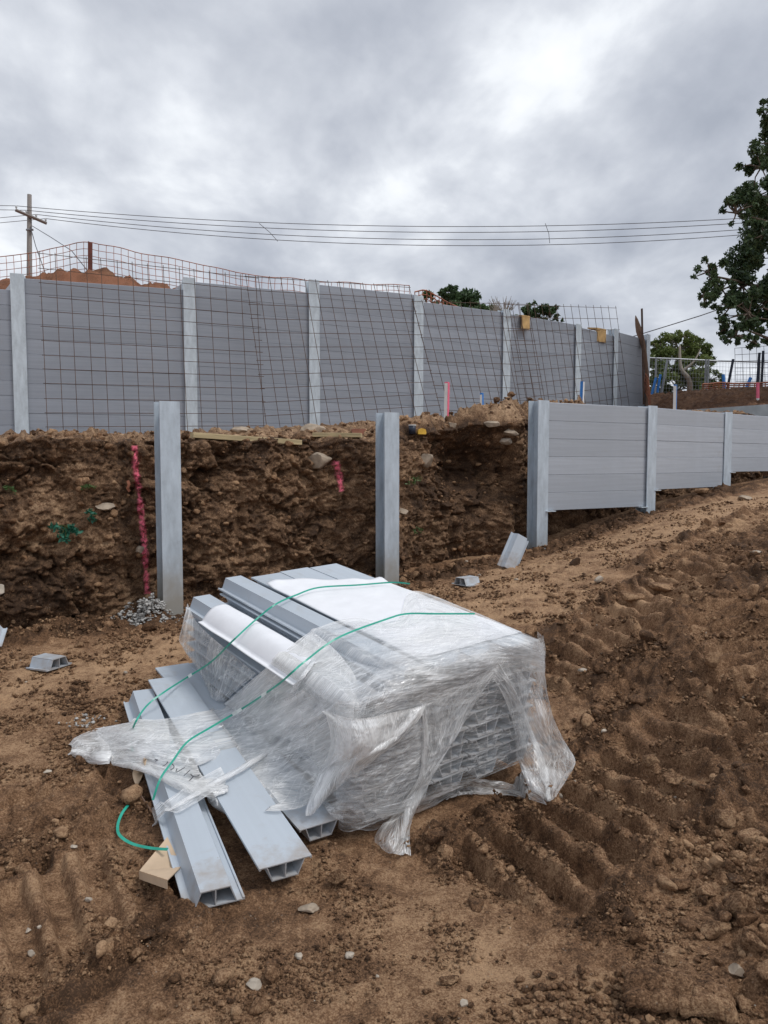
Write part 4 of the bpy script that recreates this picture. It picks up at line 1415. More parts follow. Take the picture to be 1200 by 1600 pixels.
for x0, y0, x1, y1, lab in ((1146, 561, 1136, 612, 'dark steel picket leaning right, by the orange net beyond the wall'), (1187, 551, 1183, 606, 'dark steel picket in front of the far mesh sheet'), (1193, 548, 1190, 606, 'dark steel picket nearest the right edge')):
    star_picket(x1, y0, y1, 17.3, lab, M['tub'], x0 - x1, 0.032)
net('barrier_net', [(1098, 600), (1125, 598), (1160, 599), (1205, 597)], [17.4, 17.2, 16.9, 16.5], 0.45, 0.10, 'collapsed orange net on the ground beyond the pale wall', rows=6, thick=0.014, seed=44)
net('barrier_net', [(1008, 583), (1013, 590), (1017, 612)], [16.1, 15.9, 15.6], 1.0, 0.08, 'scrap of orange net hanging at the right end of the upper wall', rows=6, thick=0.007, seed=52)
# split timber at the end of the wall
b = MB()
pts = [(1012, 636), (1011, 590), (1006, 545), (998, 515), (993, 493)]
P = np.array([at(x, y, 16.1) for x, y in pts])
b.tube(crspline(P, 12), [0.06, 0.045, 0.04, 0.045, 0.04, 0.045, 0.05, 0.06, 0.065, 0.05, 0.03, 0.006], 6)
o = b.build('broken_timber', M['brownwood']); origin_to(o, P[0]); tag(o, 'splintered red-brown timber leaning at the right end of the upper wall', 'timber')
star_picket(1006, 482, 632, 15.9, 'tall thin rusty rod standing beside the splintered timber', M['rust'], -3, 0.022)


# ------------------------------------------------------------------ stones, timbers and small things
def ico(sub=1):
    t = (1 + 5 ** .5) / 2
    v = [(-1, t, 0), (1, t, 0), (-1, -t, 0), (1, -t, 0), (0, -1, t), (0, 1, t), (0, -1, -t), (0, 1, -t), (t, 0, -1), (t, 0, 1), (-t, 0, -1), (-t, 0, 1)]
    f = [(0, 11, 5), (0, 5, 1), (0, 1, 7), (0, 7, 10), (0, 10, 11), (1, 5, 9), (5, 11, 4), (11, 10, 2), (10, 7, 6), (7, 1, 8), (3, 9, 4), (3, 4, 2), (3, 2, 6), (3, 6, 8), (3, 8, 9), (4, 9, 5), (2, 4, 11), (6, 2, 10), (8, 6, 7), (9, 8, 1)]
    v = [unit(p) for p in v]
    for _ in range(sub):
        c, nf = {}, []
        def mid(a, b_):
            k = (min(a, b_), max(a, b_))
            if k not in c: v.append(unit(v[a] + v[b_])); c[k] = len(v) - 1
            return c[k]
        for a, b_, d in f:
            x, y, z = mid(a, b_), mid(b_, d), mid(d, a)
            nf += [(a, x, z), (b_, y, x), (d, z, y), (x, y, z)]
        f = nf
    return np.array(v), np.array(f)


ICO = {k: ico(k) for k in range(4)}
ICO[-1] = (np.array([(1, 0, 0), (0, 1, 0), (-1, 0, 0), (0, -1, 0), (0, 0, 1), (0, 0, -1)], float), np.array([(0, 1, 4), (1, 2, 4), (2, 3, 4), (3, 0, 4), (1, 0, 5), (2, 1, 5), (3, 2, 5), (0, 3, 5)]))


def lump(sub, seed, rough=0.35, facet=0.0):
    V, Fc = ICO[sub]
    r = np.random.default_rng(seed)
    o = r.random(3) * 50
    d = 1 + rough * fbm(V[:, 0] * 1.3 + o[0], V[:, 1] * 1.3 + o[1], V[:, 2] * 1.3 + o[2], oct=3, seed=seed)
    W = V * d[:, None]
    if sub < 0: return V * r.uniform(0.55, 1.3, (6, 1)) + r.normal(0, .18, (6, 3)), Fc
    for k in range(5 + 4 * (sub > 1)):      # broken faces
        n = unit(r.normal(size=3)); lim = r.uniform(0.42, 0.78)
        e = W @ n
        W = W - np.outer(np.maximum(0, e - lim) * 0.95, n)
    if sub > 1:
        W = W * (1 + 0.10 * fbm(V[:, 0] * 5 + o[1], V[:, 1] * 5, V[:, 2] * 5, oct=3, seed=seed + 1, gain=.6))[:, None]
    return W, Fc


def stone(p, sx, sy, sz, label, mat, seed, rotz=0.0, tilt=0.0, sink=0.3, name='stone', group='loose stones and clods'):
    W, Fc = lump(3, seed, 0.45)
    me = npmesh(name, W * np.array([sx, sy, sz]), Fc, mat, False)
    Mx = Matrix.Translation(Vector((float(p[0]), float(p[1]), float(p[2]) + sz * (0.7 - sink)))) @ Matrix.Rotation(rotz, 4, 'Z') @ Matrix.Rotation(tilt, 4, 'X')
    return tag(link(name, me, None, Mx), label, name if name != 'clod' else 'clod', group)


def gpix(px, py):
    """point of the lower ground seen at a pixel"""
    r = ray(px, py)
    ts = np.linspace(1.2, 11, 700)
    Q = np.array([0, 0, EYE]) + ts[:, None] * r
    h = ground_h(Q[:, 0], Q[:, 1])[0]
    k = np.argmax(Q[:, 2] < h)
    return np.array([Q[k, 0], Q[k, 1], h[k]])


def gstone(px, py, w, h, label, mat, seed, name='stone', rotz=0.0):
    p = gpix(px, py); s = p[1] / F
    return stone(p, w * s / 2, w * s / 2 * 0.75, h * s / 2 * 1.05, label, mat, seed, rotz, 0, 0.25, name)


gstone(935, 910, 20, 14, 'white stone alone on the smooth track near the clods', M['palestone'], 1)
gstone(1162, 781, 26, 11, 'flat brown stone on the slope below the last bay of the wall', M['stone'], 2)
gstone(1095, 770, 24, 12, 'dark clod on the slope below the second wall post', M['clod'], 3, 'clod')
gstone(398, 1545, 28, 16, 'pale angular stone at the bottom left of centre', M['palestone'], 4)
gstone(480, 1424, 34, 18, 'pale clod on the ground right of the loose sleeper ends', M['stone'], 5, 'clod')
gstone(528, 1380, 44, 34, 'square brown clod just below the loose sleeper against the pack', M['clod'], 6, 'clod', 0.5)
gstone(1150, 1440, 44, 56, 'upright pale clod, largest in the rubble at the lower right', M['clod'], 7, 'clod')
gstone(1118, 1462, 60, 26, 'long dark clod lying left of the upright one', M['clod'], 8, 'clod', 0.4)
gstone(1180, 1490, 42, 40, 'tilted clod at the right edge below the upright one', M['clod'], 9, 'clod')
gstone(1040, 1510, 46, 24, 'flat crumbling clod left of the rubble at the lower right', M['clod'], 10, 'clod')
gstone(1150, 1530, 30, 24, 'brown stone at the lower right above the ribbed slab', M['stone'], 12)
gstone(1055, 1005 + 220, 40, 22, 'clod at the end of the bar marks right of the pack', M['clod'], 13, 'clod')
gstone(1015, 1195, 30, 24, 'broken clod beside the bar marks nearest the pack', M['clod'], 14, 'clod')
gstone(1130, 1290, 46, 34, 'dark clod above the rubble at the right edge', M['clod'], 15, 'clod')
gstone(1110, 1040, 40, 40, 'tall split clod on the ridge between the two track marks', M['clod'], 16, 'clod', 0.3)
gstone(985, 945, 46, 16, 'long smooth clod across the slope, left of a pair', M['clod'], 17, 'clod', -0.5)
gstone(1035, 925, 44, 16, 'long smooth clod across the slope, right of a pair', M['clod'], 18, 'clod', -0.5)
gstone(1180, 868, 20, 6, 'white flake at the right edge on the upper slope', M['palestone'], 19)
gstone(125, 1011, 20, 16, 'round clod at the foot of the bank above the short offcut', M['clod'], 21, 'clod')
gstone(910, 1060, 14, 8, 'white chip right of the pack’s toothed edge', M['palestone'], 22)
for i, (px, py, w, h) in enumerate([(45, 1460, 13, 9), (62, 1452, 9, 7), (48, 1495, 16, 11), (140, 1410, 13, 10), (115, 1325, 12, 7), (545, 1500, 20, 12), (468, 1498, 18, 12), (700, 1540, 40, 16), (725, 1572, 18, 14)]):
    p = gpix(px, py); s = p[1] / F
    stone(p, w * s / 2, w * s / 2 * .8, h * s / 2, ['small pale pebble left of a close pair near the left edge', 'small pale pebble right of a close pair near the left edge', 'flat pebble below the close pair near the left edge',
          'small pebble left of the torn cardboard’s foreground', 'white pebble left of the green strap loop', 'small stone on the ground below the film’s torn tail', 'brown pebble below the loose sleepers', 'flat clod beside a crack at the bottom centre', 'pale stone at the bottom centre by the crack'][i],
          M['palestone'] if i not in (7,) else M['clod'], 60 + i, 0, 0, .25)

# stones on the bank and terrace
for i, (px, py, w, h, lab, mt) in enumerate([
    (503, 716, 44, 26, 'large pale rock stuck in the top of the bank at the short pink mark', 'stone'), (375, 672, 34, 12, 'brown rock on the terrace behind the long timber', 'stone'), (487, 668, 44, 14, 'flat brown rock on the terrace left of the middle post', 'stone'),
    (668, 715, 22, 22, 'grey rock in the bank right of the middle post', 'stone'), (797, 678, 26, 16, 'grey rock on the spoil beside the end post', 'stone'), (788, 688, 26, 12, 'pale broken rock on the spoil below the grey one', 'palestone'),
    (218, 860, 18, 11, 'rounded stone in the bank beside the long pink line', 'stone'), (165, 792, 28, 11, 'flat stone in the bank above the green weeds', 'stone'), (632, 797, 18, 12, 'small grey stone in the bank right of the middle post', 'stone'),
    (2, 920, 18, 20, 'pale stone in the bank at the left edge', 'palestone'), (708, 662, 14, 12, 'brown stone behind the pink-topped stake', 'stone'), (770, 660, 28, 10, 'brown rock on the spoil right of the short blue stake', 'stone')]):
    p = bank_at(px, py); s = p[1] / F
    stone(p - np.array([0, 0, h * s * .2]), w * s / 2 * 1.1, w * s / 2 * .9, h * s / 2 * 1.15, lab, M[mt], 120 + i, random.uniform(-.4, .4), 0.15, .4)


def plank(px0, py0, px1, py1, w, t, mat, label, name='timber', zoff=0.02):
    a, c = bank_at(px0, py0), bank_at(px1, py1)
    a[2] += zoff; c[2] += zoff
    y = unit(c - a); x = unit(np.cross(y, (0, 0, 1))); z = np.cross(x, y)
    L = float(np.linalg.norm(c - a))
    b = MB().bevbox(-w / 2, w / 2, 0, L, 0, t, 0.003)
    return tag(b.build(name, mat, None, matrix=frame(a, x, y, z)), label, 'timber', 'timbers on the terrace')


plank(468, 697, 300, 686, 0.09, 0.045, M['pine'], 'long pale pine timber lying along the edge of the terrace')
plank(565, 684, 490, 684, 0.09, 0.04, M['pine'], 'short pale timber on the terrace left of the middle post')
p = bank_at(560, 677)
tag(MB().bevbox(-.07, .07, -.05, .05, 0, .06, .006).build('brick', M['brick'], None, matrix=Matrix.Translation(Vector(p)) @ Matrix.Rotation(.2, 4, 'Z')), 'red brick on the terrace just left of the middle post', 'brick')
# tub and tape
p = bank_at(645, 676)
tb_ = empty('tub', p, 'dark navy tub with a white rim on the spoil right of the middle post', 'tub')
MB().tube([p, p + [0, 0, .085]], [0.034, 0.038], 14).build('body', M['tub'], tb_, True)
MB().tube([p + [0, 0, .0855], p + [0, 0, .094]], [0.041, 0.041], 14).build('rim', M['white'], tb_)
p = bank_at(658, 676)
b = MB()
pr = [(-.04, 0), (.04, 0), (.045, .02), (.035, .05), (0, .06), (-.035, .05), (-.045, .02)]
b.add([(x, -.02, z) for x, z in pr] + [(x, .02, z) for x, z in pr], [tuple(range(7)), tuple(range(13, 6, -1))] + [(i, 7 + i, 7 + (i + 1) % 7, (i + 1) % 7) for i in range(7)])
tag(b.build('tape_measure', M['yellow'], None, matrix=Matrix.Translation(Vector(p)) @ Matrix.Rotation(.3, 4, 'Z')), 'small yellow tape measure beside the navy tub', 'tape measure')


# offcuts of sleeper
def offcut(p, L, yaw, label, tilt=0.0, roll=0.0, scale=1.0, mat='sleeper'):
    me = sleeper_mesh('sleeper_offcut', L, M[mat])
    Mx = Matrix.Translation(Vector([float(c) for c in p])) @ Matrix.Rotation(yaw, 4, 'Z') @ Matrix.Rotation(tilt, 4, 'X') @ Matrix.Rotation(roll, 4, 'Y') @ Matrix.Scale(scale, 4)
    return tag(link('sleeper_offcut', me, None, Mx), label, 'offcut', 'sleeper offcuts')


p = gpix(90, 1049); offcut(p + [0.0, 0.03, 0.01], 0.17, math.radians(66), 'short grey sleeper offcut lying alone on the dirt at the left', 0, 0.0)
p = gpix(728, 917); offcut(p + [-0.05, 0.0, 0.01], 0.17, math.radians(-50), 'grey sleeper offcut lying on the dirt behind the pack', 0.0, 0.0)
p = gpix(792, 889)
yv = unit((0.42, 0.30, 0.86)); xv = unit(np.cross(yv, (0.25, -0.95, 0.1))); zv = np.cross(xv, yv)
t = link('sleeper_offcut', sleeper_mesh('sleeper_offcut', 0.34, M['sleeper']), None, frame(p + [0.0, 0.06, -0.02], xv, yv, zv))
tag(t, 'pale sleeper offcut leaning against the foot of the end post', 'offcut', 'sleeper offcuts')
p = gpix(2, 1020); offcut(p + [-.10, 0, 0.01], 0.16, math.radians(10), 'pale blue sleeper offcut cut off by the left edge', math.radians(35))

# cardboard by the nearest sleeper
p0 = gpix(250, 1393)
b = MB()
A, B_, C_, D_ = [gpix(*q) + [0, 0, .012] for q in ((218, 1378), (262, 1396), (284, 1375), (262, 1328))]
up3 = np.array([0, 0, .004])
A2, B2 = A + [0, 0, .024], B_ + [0, 0, .026]
b.hexa([A2, B2, C_ + [0, 0, .026], D_ + [0, 0, .028], A2 + up3, B2 + up3, C_ + [0, 0, .026] + up3, D_ + [0, 0, .028] + up3])
b.hexa([A - [0, .004, 0], B_ - [0, .004, 0], B_, A, A2 - [0, .004, -.003], B2 - [0, .004, -.003], B2 + [0, 0, -.001], A2 + [0, 0, -.001]])
o = b.build('cardboard', M['card']); origin_to(o, A); tag(o, 'torn brown cardboard piece poking out beside the nearest loose sleeper', 'cardboard')

# weeds on the bank
def weed(px, py, r, n, size, mat, label, seed, droop=0.3):
    c = bank_at(px, py) + np.array([0.02, -0.05, 0])
    t = empty('weed', c, label, 'weed', 'weeds on the bank')
    rr = np.random.default_rng(seed)
    b = MB()
    sc = c[1] / F
    cs = []
    for k in range(6):
        e = c + np.array([rr.uniform(-1, 1) * r[0] * sc, -rr.uniform(.01, .06), rr.uniform(-1, 1) * r[1] * sc])
        b.tube([c + [0, .04, 0], (c + e) / 2 + [0, -.02, .02], e], [.003, .0025, .0015], 4); cs.append(e)
    b.build('stem', M['weed2'], t)
    link('leaves', leaf_mesh(cs, [r[0] * sc * .55] * 6, [n // 6] * 6, size, mat, 'leaves', seed), t)


weed(105, 822, (16, 24), 150, 0.022, M['weed'], 'larger blue-green weed hanging from the bank left of the pink line', 1)
weed(147, 802, (9, 11), 70, 0.017, M['weed'], 'smaller blue-green weed right of the larger one', 2)
weed(138, 762, (9, 5), 40, 0.014, M['weed2'], 'tiny light green weed above the blue-green ones', 3)
weed(645, 751, (10, 6), 46, 0.016, M['weed2'], 'light green weed on the bank right of the middle post, upper of two', 4)
weed(650, 826, (8, 5), 40, 0.015, M['weed2'], 'light green weed on the bank right of the middle post, lower of two', 5)
weed(18, 762, (8, 6), 40, 0.015, M['weed2'], 'light green weed near the left edge of the bank', 6)
p = bank_at(199, 750) + np.array([0, -.03, 0])
b = MB().ribbon([p, p + [.012, -.01, -.03], p + [.0, -.012, -.06], p + [.014, -.005, -.085]], 0.022, 0.002, [(0, -1, .2)] * 4)
o = b.build('flagging_tape', M['net']); origin_to(o, p); tag(o, 'scrap of orange flagging tape on the bank beside the pink line', 'tape')

# ------------------------------------------------------------------ white foam sheets on the pack
def surf_grid(P, mat, name, thick=0.004, smooth=True, uvswap=False):
    """P: (nr,nc,3) points -> a thin closed-looking sheet (top and bottom skins plus rim)"""
    nr, nc = P.shape[:2]
    du = np.gradient(P, axis=1); dv = np.gradient(P, axis=0)
    n = np.cross(du, dv); n /= np.linalg.norm(n, axis=-1)[..., None] + 1e-9
    if n[..., 2].mean() < 0: n = -n
    T = (P + n * thick / 2).reshape(-1, 3); B = (P - n * thick / 2).reshape(-1, 3)
    Fc = gridfaces(nr, nc); k = nr * nc
    rim = [r * nc for r in range(nr)] + [(nr - 1) * nc + c for c in range(1, nc)] + [r * nc + nc - 1 for r in range(nr - 2, -1, -1)] + [c for c in range(nc - 2, 0, -1)]
    R = np.array([(a, b_, b_ + k, a + k) for a, b_ in zip(rim, rim[1:] + rim[:1])])
    return npmesh(name, np.vstack([T, B]), np.vstack([Fc, Fc[:, ::-1] + k, R]), mat, smooth)


v_, u_ = np.meshgrid(np.linspace(0, 1, 40), np.linspace(0, 1, 60), indexing='ij')
# flat sheet: v across the pack (right to left), u from near to far
bb = -0.012 + v_ * 0.635
aa = 0.10 + u_ * (1.12 + 0.30 * v_ - 0.05 * np.sin(v_ * 7)) + 0.012 * vnoise(v_ * 6, u_ * 3, seed=7)
hh = PH + 0.006 + 0.010 * np.clip(vnoise(v_ * 3, u_ * 3, seed=8) + .2, 0, 1) + 0.022 * (sstep(0.93, 1, u_) * (0.5 + vnoise(v_ * 5, v_ * 0, seed=9))) - 0.05 * sstep(0.03, 0, v_)
Pg = PKC + aa[..., None] * PAX + bb[..., None] * PW + (hh - PH)[..., None] * PN
o = link('foam_sheet', surf_grid(Pg, M['paper'], 'foam_sheet')); origin_to(o, pk(0.7, 0.3, PH))
tag(o, 'large white sheet laid flat across the top of the pack', 'sheet', 'white sheets on the pack')
bb = 0.822 + v_ * 0.235
aa = 0.42 + u_ * 1.02 + 0.01 * vnoise(v_ * 4, u_ * 3, seed=17)
hh = (NLAY - 2) * LAY + 0.014 + 0.074 * np.sin(np.clip(v_ * 1.12, 0, 1) * PI) ** 0.75 + 0.006 * vnoise(v_ * 3, u_ * 4, seed=18)
Pg = PKC + aa[..., None] * PAX + bb[..., None] * PW + (hh - PH)[..., None] * PN
o = link('foam_sheet', surf_grid(Pg, M['paper'], 'foam_sheet')); origin_to(o, pk(0.9, 0.95, PH - LAY))
tag(o, 'white sheet arched over the left-hand sleeper of the pack', 'sheet', 'white sheets on the pack')

# ------------------------------------------------------------------ stretch film
OBBS = [(pk(0, 0, 0), PAX, PW, PN, (0, PL), (0, 0.82), (0, PH + 0.012)), (pk(0, 0, 0), PAX, PW, PN, (0, PL), (0.8, PWID), (0, PH - LAY + 0.005))]
for o_, up in zip(LOOSE, (True, False, False)):
    Mw = np.array(o_.matrix_world)
    OBBS.append((Mw[:3, 3], Mw[:3, 1], Mw[:3, 0], Mw[:3, 2], (0, PL), (-0.0975, 0.0975), (0, 0.062)))


def hit(px, py, off=0.02):
    r = ray(px, py)
    o = np.array([0, 0, EYE]); best = gpix(px, py); bt = bg = (best - o) @ r / (r @ r)
    grown = [(c, ax, ay, az, (ra[0] - .1, ra[1] + .1), (rb[0] - .1, rb[1] + .1), (rc[0], rc[1] + .05)) for (c, ax, ay, az, ra, rb, rc) in OBBS[:2]]
    for i, (c, ax, ay, az, ra, rb, rc) in enumerate(OBBS + grown):
        if i >= len(OBBS) and (bt < bg or bg * np.linalg.norm(r) < 3.9): break      # a near miss of the pack stays beside the pack
        t0, t1 = 0.0, 99.0
        for e, (lo, hi) in ((ax, ra), (ay, rb), (az, rc)):
            oo, dd = (o - c) @ e, r @ e
            if abs(dd) < 1e-9:
                if oo < lo or oo > hi: t0 = 100
                continue
            a, b_ = (lo - oo) / dd, (hi - oo) / dd
            t0, t1 = max(t0, min(a, b_)), min(t1, max(a, b_))
        if t0 < t1 and t0 < bt: bt = t0
    L = np.linalg.norm(r)
    return o + r * (bt - off / L)


def pushout(P, eps=0.010):
    """keep film outside the pack and the loose sleepers, and above the soil"""
    for (c, ax, ay, az, ra, rb, rc) in OBBS:
        q = np.stack([(P - c) @ ax, (P - c) @ ay, (P - c) @ az], -1)
        lo = np.array([ra[0], rb[0], rc[0]]) - eps; hi = np.array([ra[1], rb[1], rc[1]]) + eps
        ins = np.all((q > lo) & (q < hi), -1)
        dlo, dhi = q - lo, hi - q
        # towards the near end, the sides or the top, never down
        cand = np.stack([dlo[..., 0], dlo[..., 1], dhi[..., 1], dhi[..., 2]], -1)
        k = cand.argmin(-1); m = cand.min(-1)
        dirs = np.stack([-ax, -ay, ay, az])
        P = np.where(ins[..., None], P + dirs[k] * m[..., None], P)
    h = ground_h(P[..., 0].ravel(), P[..., 1].ravel())[0].reshape(P.shape[:-1])
    P[..., 2] = np.maximum(P[..., 2], h + 0.006)
    return P


wrap = empty('plastic_wrap', pk(0, 0.6, 0), 'torn clear plastic wrap draped over the near end of the pack and trailing left', 'wrap')


def film(rows, nu, nv, seed, wr=0.010, dens=0.5, along='v', raw=None, ragged=0.0, freq=9, name='film_sheet', densfn=None, mat=None):
    """rows: list of rows of (px,py,off) control points; raw: ready 3D control points"""
    G = np.array([[hit(*q) for q in r] for r in rows]) if raw is None else np.asarray(raw, float)
    A = np.stack([crspline(r, nu) for r in G])                  # along the row
    P = np.stack([crspline(A[:, j], nv) for j in range(nu)], 1)  # (nv,nu,3)
    v, u = np.meshgrid(np.linspace(0, 1, nv), np.linspace(0, 1, nu), indexing='ij')
    ln = np.linalg.norm(np.diff(P, axis=0), axis=-1).sum(0).mean(); wd = np.linalg.norm(np.diff(P, axis=1), axis=-1).sum(1).mean()
    a, b_ = (u * wd, v * ln) if along == 'v' else (v * ln, u * wd)    # a across the creases, b along them
    w0 = 0.10 * vnoise(a * 3, b_ * 3, seed=seed)
    cre = fbm((a + w0) * freq, b_ * freq * 0.16, oct=4, seed=seed + 1, ridged=True, gain=.55)
    fold = fbm((a + w0) * freq * 0.35, b_ * freq * 0.3, oct=3, seed=seed + 2)
    crumple = fbm(a * 14, b_ * 14, oct=3, seed=seed + 3, ridged=True)
    d = wr * (1.1 * cre + 2.2 * fold + 0.35 * crumple)
    du = np.gradient(P, axis=1); dv = np.gradient(P, axis=0)
    n = np.cross(du, dv); n /= np.linalg.norm(n, axis=-1)[..., None] + 1e-9
    tocam = np.array([0, 0, EYE]) - P
    n = np.where((n * tocam).sum(-1)[..., None] < 0, -n, n)
    edge = np.clip(np.minimum(np.minimum(u, 1 - u), np.minimum(v, 1 - v)) * 8, 0.35, 1)
    P = P + n * (d * edge + wr * 0.5)[..., None]
    if ragged:
        P = P + dv * (ragged * 40 * sstep(0.85, 1, v) * vnoise(u * 14, u * 0 + seed, seed=seed))[..., None]
    P = pushout(P)
    de = dens + 0.25 * dens * np.clip(cre - 0.25, 0, 1) * 2 + 0.5 * dens * vnoise(a * 2.5, b_ * 2.5, seed=seed + 5)
    if densfn is not None: de = de * densfn(u, v)
    rim = np.minimum(np.minimum(u, 1 - u) * wd, np.minimum(v, 1 - v) * ln)
    de = np.clip(de + 0.30 * np.exp(-(rim / 0.008) ** 2), 0.02, 1.0)
    me = npmesh(name, P.reshape(-1, 3), gridfaces(nv, nu), mat or M['film'], True, uv=np.stack([a.ravel() * 1.0 + seed, b_.ravel() * 1.0], -1), attrs={'milkiness': de.ravel()})
    return link(name, me, wrap)


def R(off, *pts): return [(x, y, off) for x, y in pts]


# cover over the near half of the top
film([R(.02, (350, 1100), (420, 1042), (484, 990), (551, 968), (618, 973), (645, 925), (735, 956), (842, 997)),
      R(.025, (385, 1125), (452, 1072), (520, 1022), (590, 1002), (652, 994), (712, 985), (782, 990), (846, 1004)),
      R(.03, (430, 1145), (490, 1105), (552, 1062), (612, 1036), (672, 1020), (732, 1010), (792, 1008), (850, 1015)),
      R(.04, (470, 1165), (520, 1130), (575, 1092), (640, 1062), (700, 1043), (750, 1028), (802, 1020), (851, 1030)),
      R(.04, (500, 1200), (540, 1170), (590, 1135), (650, 1108), (705, 1085), (760, 1062), (812, 1048), (852, 1050))],
     260, 150, 3, 0.008, 0.58, 'u', freq=8, ragged=0.02)
# tight wrap round the near end
raw = []
for h in (0.60, 0.48, 0.34, 0.2, 0.09, 0.02):
    raw.append([pk(-0.02 + (0.06 if b_ > 1.08 or b_ < -0.02 else 0) - 0.012 * (h < .5), min(b_, 1.08), h - (0.04 if b_ > .85 and h > .5 else 0)) for b_ in (1.13, 1.06, 0.9, 0.7, 0.5, 0.3, 0.1, -0.01, -0.05)])
film(None, 260, 150, 13, 0.006, 0.14, 'u', raw=raw, freq=16)
film([R(.03, (490, 1195), (548, 1165), (600, 1140), (655, 1112)), R(.035, (500, 1238), (552, 1205), (605, 1185), (660, 1160)),
      R(.04, (512, 1268), (560, 1252), (608, 1236), (657, 1205)), R(.03, (535, 1288), (578, 1296), (616, 1280), (648, 1252))], 170, 140, 23, 0.010, 0.32, 'u', freq=11, ragged=0.04)
# sheet hanging from the right-hand corner to the soil
film([R(.03, (742, 1026), (765, 1016), (795, 1010), (848, 1002)),
      R(.04, (778, 1075), (800, 1070), (825, 1064), (854, 1058)),
      R(.05, (800, 1130), (820, 1128), (842, 1124), (862, 1118)),
      R(.07, (810, 1180), (830, 1182), (858, 1180), (884, 1165)),
      R(.06, (818, 1215), (840, 1226), (866, 1226), (899, 1197)),
      R(.02, (846, 1240), (855, 1250), (862, 1254), (872, 1246))], 120, 220, 33, 0.011, 0.45, 'v', freq=14)
# skirt lying along the soil
film([R(.05, (580, 1262), (640, 1246), (700, 1222), (750, 1214), (800, 1228), (850, 1238)),
      R(.03, (590, 1272), (645, 1256), (705, 1236), (755, 1232), (805, 1240), (852, 1250)),
      R(.02, (600, 1280), (655, 1264), (712, 1246), (762, 1244), (810, 1247), (856, 1258))], 220, 60, 43, 0.010, 0.5, 'u', freq=14)
# middle swag running down to a torn tail
film([R(.04, (655, 1100), (690, 1090), (735, 1062), (790, 1028)),
      R(.05, (660, 1135), (684, 1132), (712, 1112), (748, 1085)),
      R(.06, (660, 1175), (676, 1178), (695, 1160), (716, 1140)),
      R(.06, (652, 1212), (662, 1216), (674, 1200), (690, 1182)),
      R(.06, (622, 1258), (634, 1264), (648, 1252), (662, 1235)),
      R(.04, (592, 1300), (610, 1312), (626, 1310), (640, 1286)),
      R(.02, (588, 1318), (606, 1330), (622, 1338), (642, 1340))], 110, 240, 53, 0.010, 0.50, 'v', ragged=0.05, freq=15)
# swath from the pack over the loose sleepers to the left
film([R(.03, (150, 1140), (205, 1132), (290, 1119), (355, 1098), (420, 1045), (490, 988)),
      R(.05, (156, 1158), (215, 1152), (300, 1146), (380, 1118), (450, 1075), (530, 1022)),
      R(.05, (160, 1178), (222, 1176), (305, 1180), (390, 1158), (470, 1115), (560, 1066)),
      R(.04, (166, 1190), (225, 1196), (312, 1212), (402, 1190), (482, 1152), (556, 1110)),
      R(.03, (190, 1194), (232, 1205), (322, 1240), (412, 1222), (492, 1190), (552, 1150)),
      R(.02, (214, 1192), (250, 1212), (330, 1252), (435, 1270), (500, 1246), (550, 1188))], 280, 170, 63, 0.009, 0.72, 'u', ragged=0.03, freq=8)
# second torn strip across the nearest sleeper
film([R(.03, (345, 1200), (300, 1225), (262, 1252), (240, 1262)), R(.025, (352, 1215), (312, 1238), (275, 1262), (246, 1280)), R(.02, (352, 1226), (318, 1248), (280, 1270), (243, 1288))], 90, 50, 73, 0.007, 0.5, 'u', freq=14)
# puffed tail at the far left
film([R(.02, (108, 1166), (128, 1150), (160, 1139), (205, 1131), (262, 1126)), R(.09, (112, 1168), (134, 1162), (165, 1156), (210, 1150), (265, 1146)), R(.09, (112, 1174), (136, 1178), (166, 1176), (212, 1172), (266, 1168)), R(.01, (116, 1180), (142, 1192), (170, 1196), (212, 1194), (258, 1186))], 130, 90, 83, 0.010, 1.5, 'u', freq=8)
# thick bunched sheet left of the swag
film([R(.07, (510, 1108), (556, 1122), (612, 1112), (662, 1102)), R(.09, (520, 1160), (556, 1166), (602, 1158), (652, 1126)), R(.08, (500, 1215), (530, 1202), (564, 1186), (606, 1168)), R(.05, (476, 1278), (492, 1266), (510, 1240), (548, 1200))], 140, 150, 93, 0.012, 0.85, 'v', freq=7)
# film hanging off the far left side
film([R(.03, (292, 944), (312, 975), (352, 1012), (402, 1052)), R(.05, (284, 975), (310, 1010), (345, 1046), (386, 1066)), R(.05, (282, 1002), (314, 1045), (340, 1076), (366, 1082)), R(.02, (302, 1022), (324, 1068), (333, 1092), (352, 1096))], 110, 120, 103, 0.008, 0.34, 'v', freq=10)


# rope-like bunched folds
def rope(pts, r, seed, dens=0.9):
    P = crspline([hit(*p) for p in pts], 70)
    n = 14
    t = np.linspace(0, 1, len(P))
    V = []
    up = np.array([0, 0, 1.0])
    for i, p in enumerate(P):
        tg = unit(P[min(i + 1, len(P) - 1)] - P[max(i - 1, 0)]); s = unit(np.cross(tg, up)); w = np.cross(s, tg)
        rr = r * (0.35 + 0.65 * math.sin(PI * min(1, max(0, t[i] * .9 + .06))))
        for k in range(n):
            a = 2 * PI * k / n
            q = rr * (1 + 0.45 * math.sin(3 * a + t[i] * 26 + seed) * math.sin(t[i] * 40 + k))
            V.append(p + (s * math.cos(a) * 1.4 + w * math.sin(a) * 0.7) * q)
    V = np.array(V)
    V = pushout(V, 0.006)
    uv = np.stack([np.tile(np.arange(n) / n * r * 6, len(P)), np.repeat(t * 0.7, n)], -1) + seed
    me = npmesh('film_fold', V, gridfaces(len(P), n, True), M['film'], True, uv=uv, attrs={'milkiness': np.full(len(V), dens)})
    link('film_fold', me, wrap)


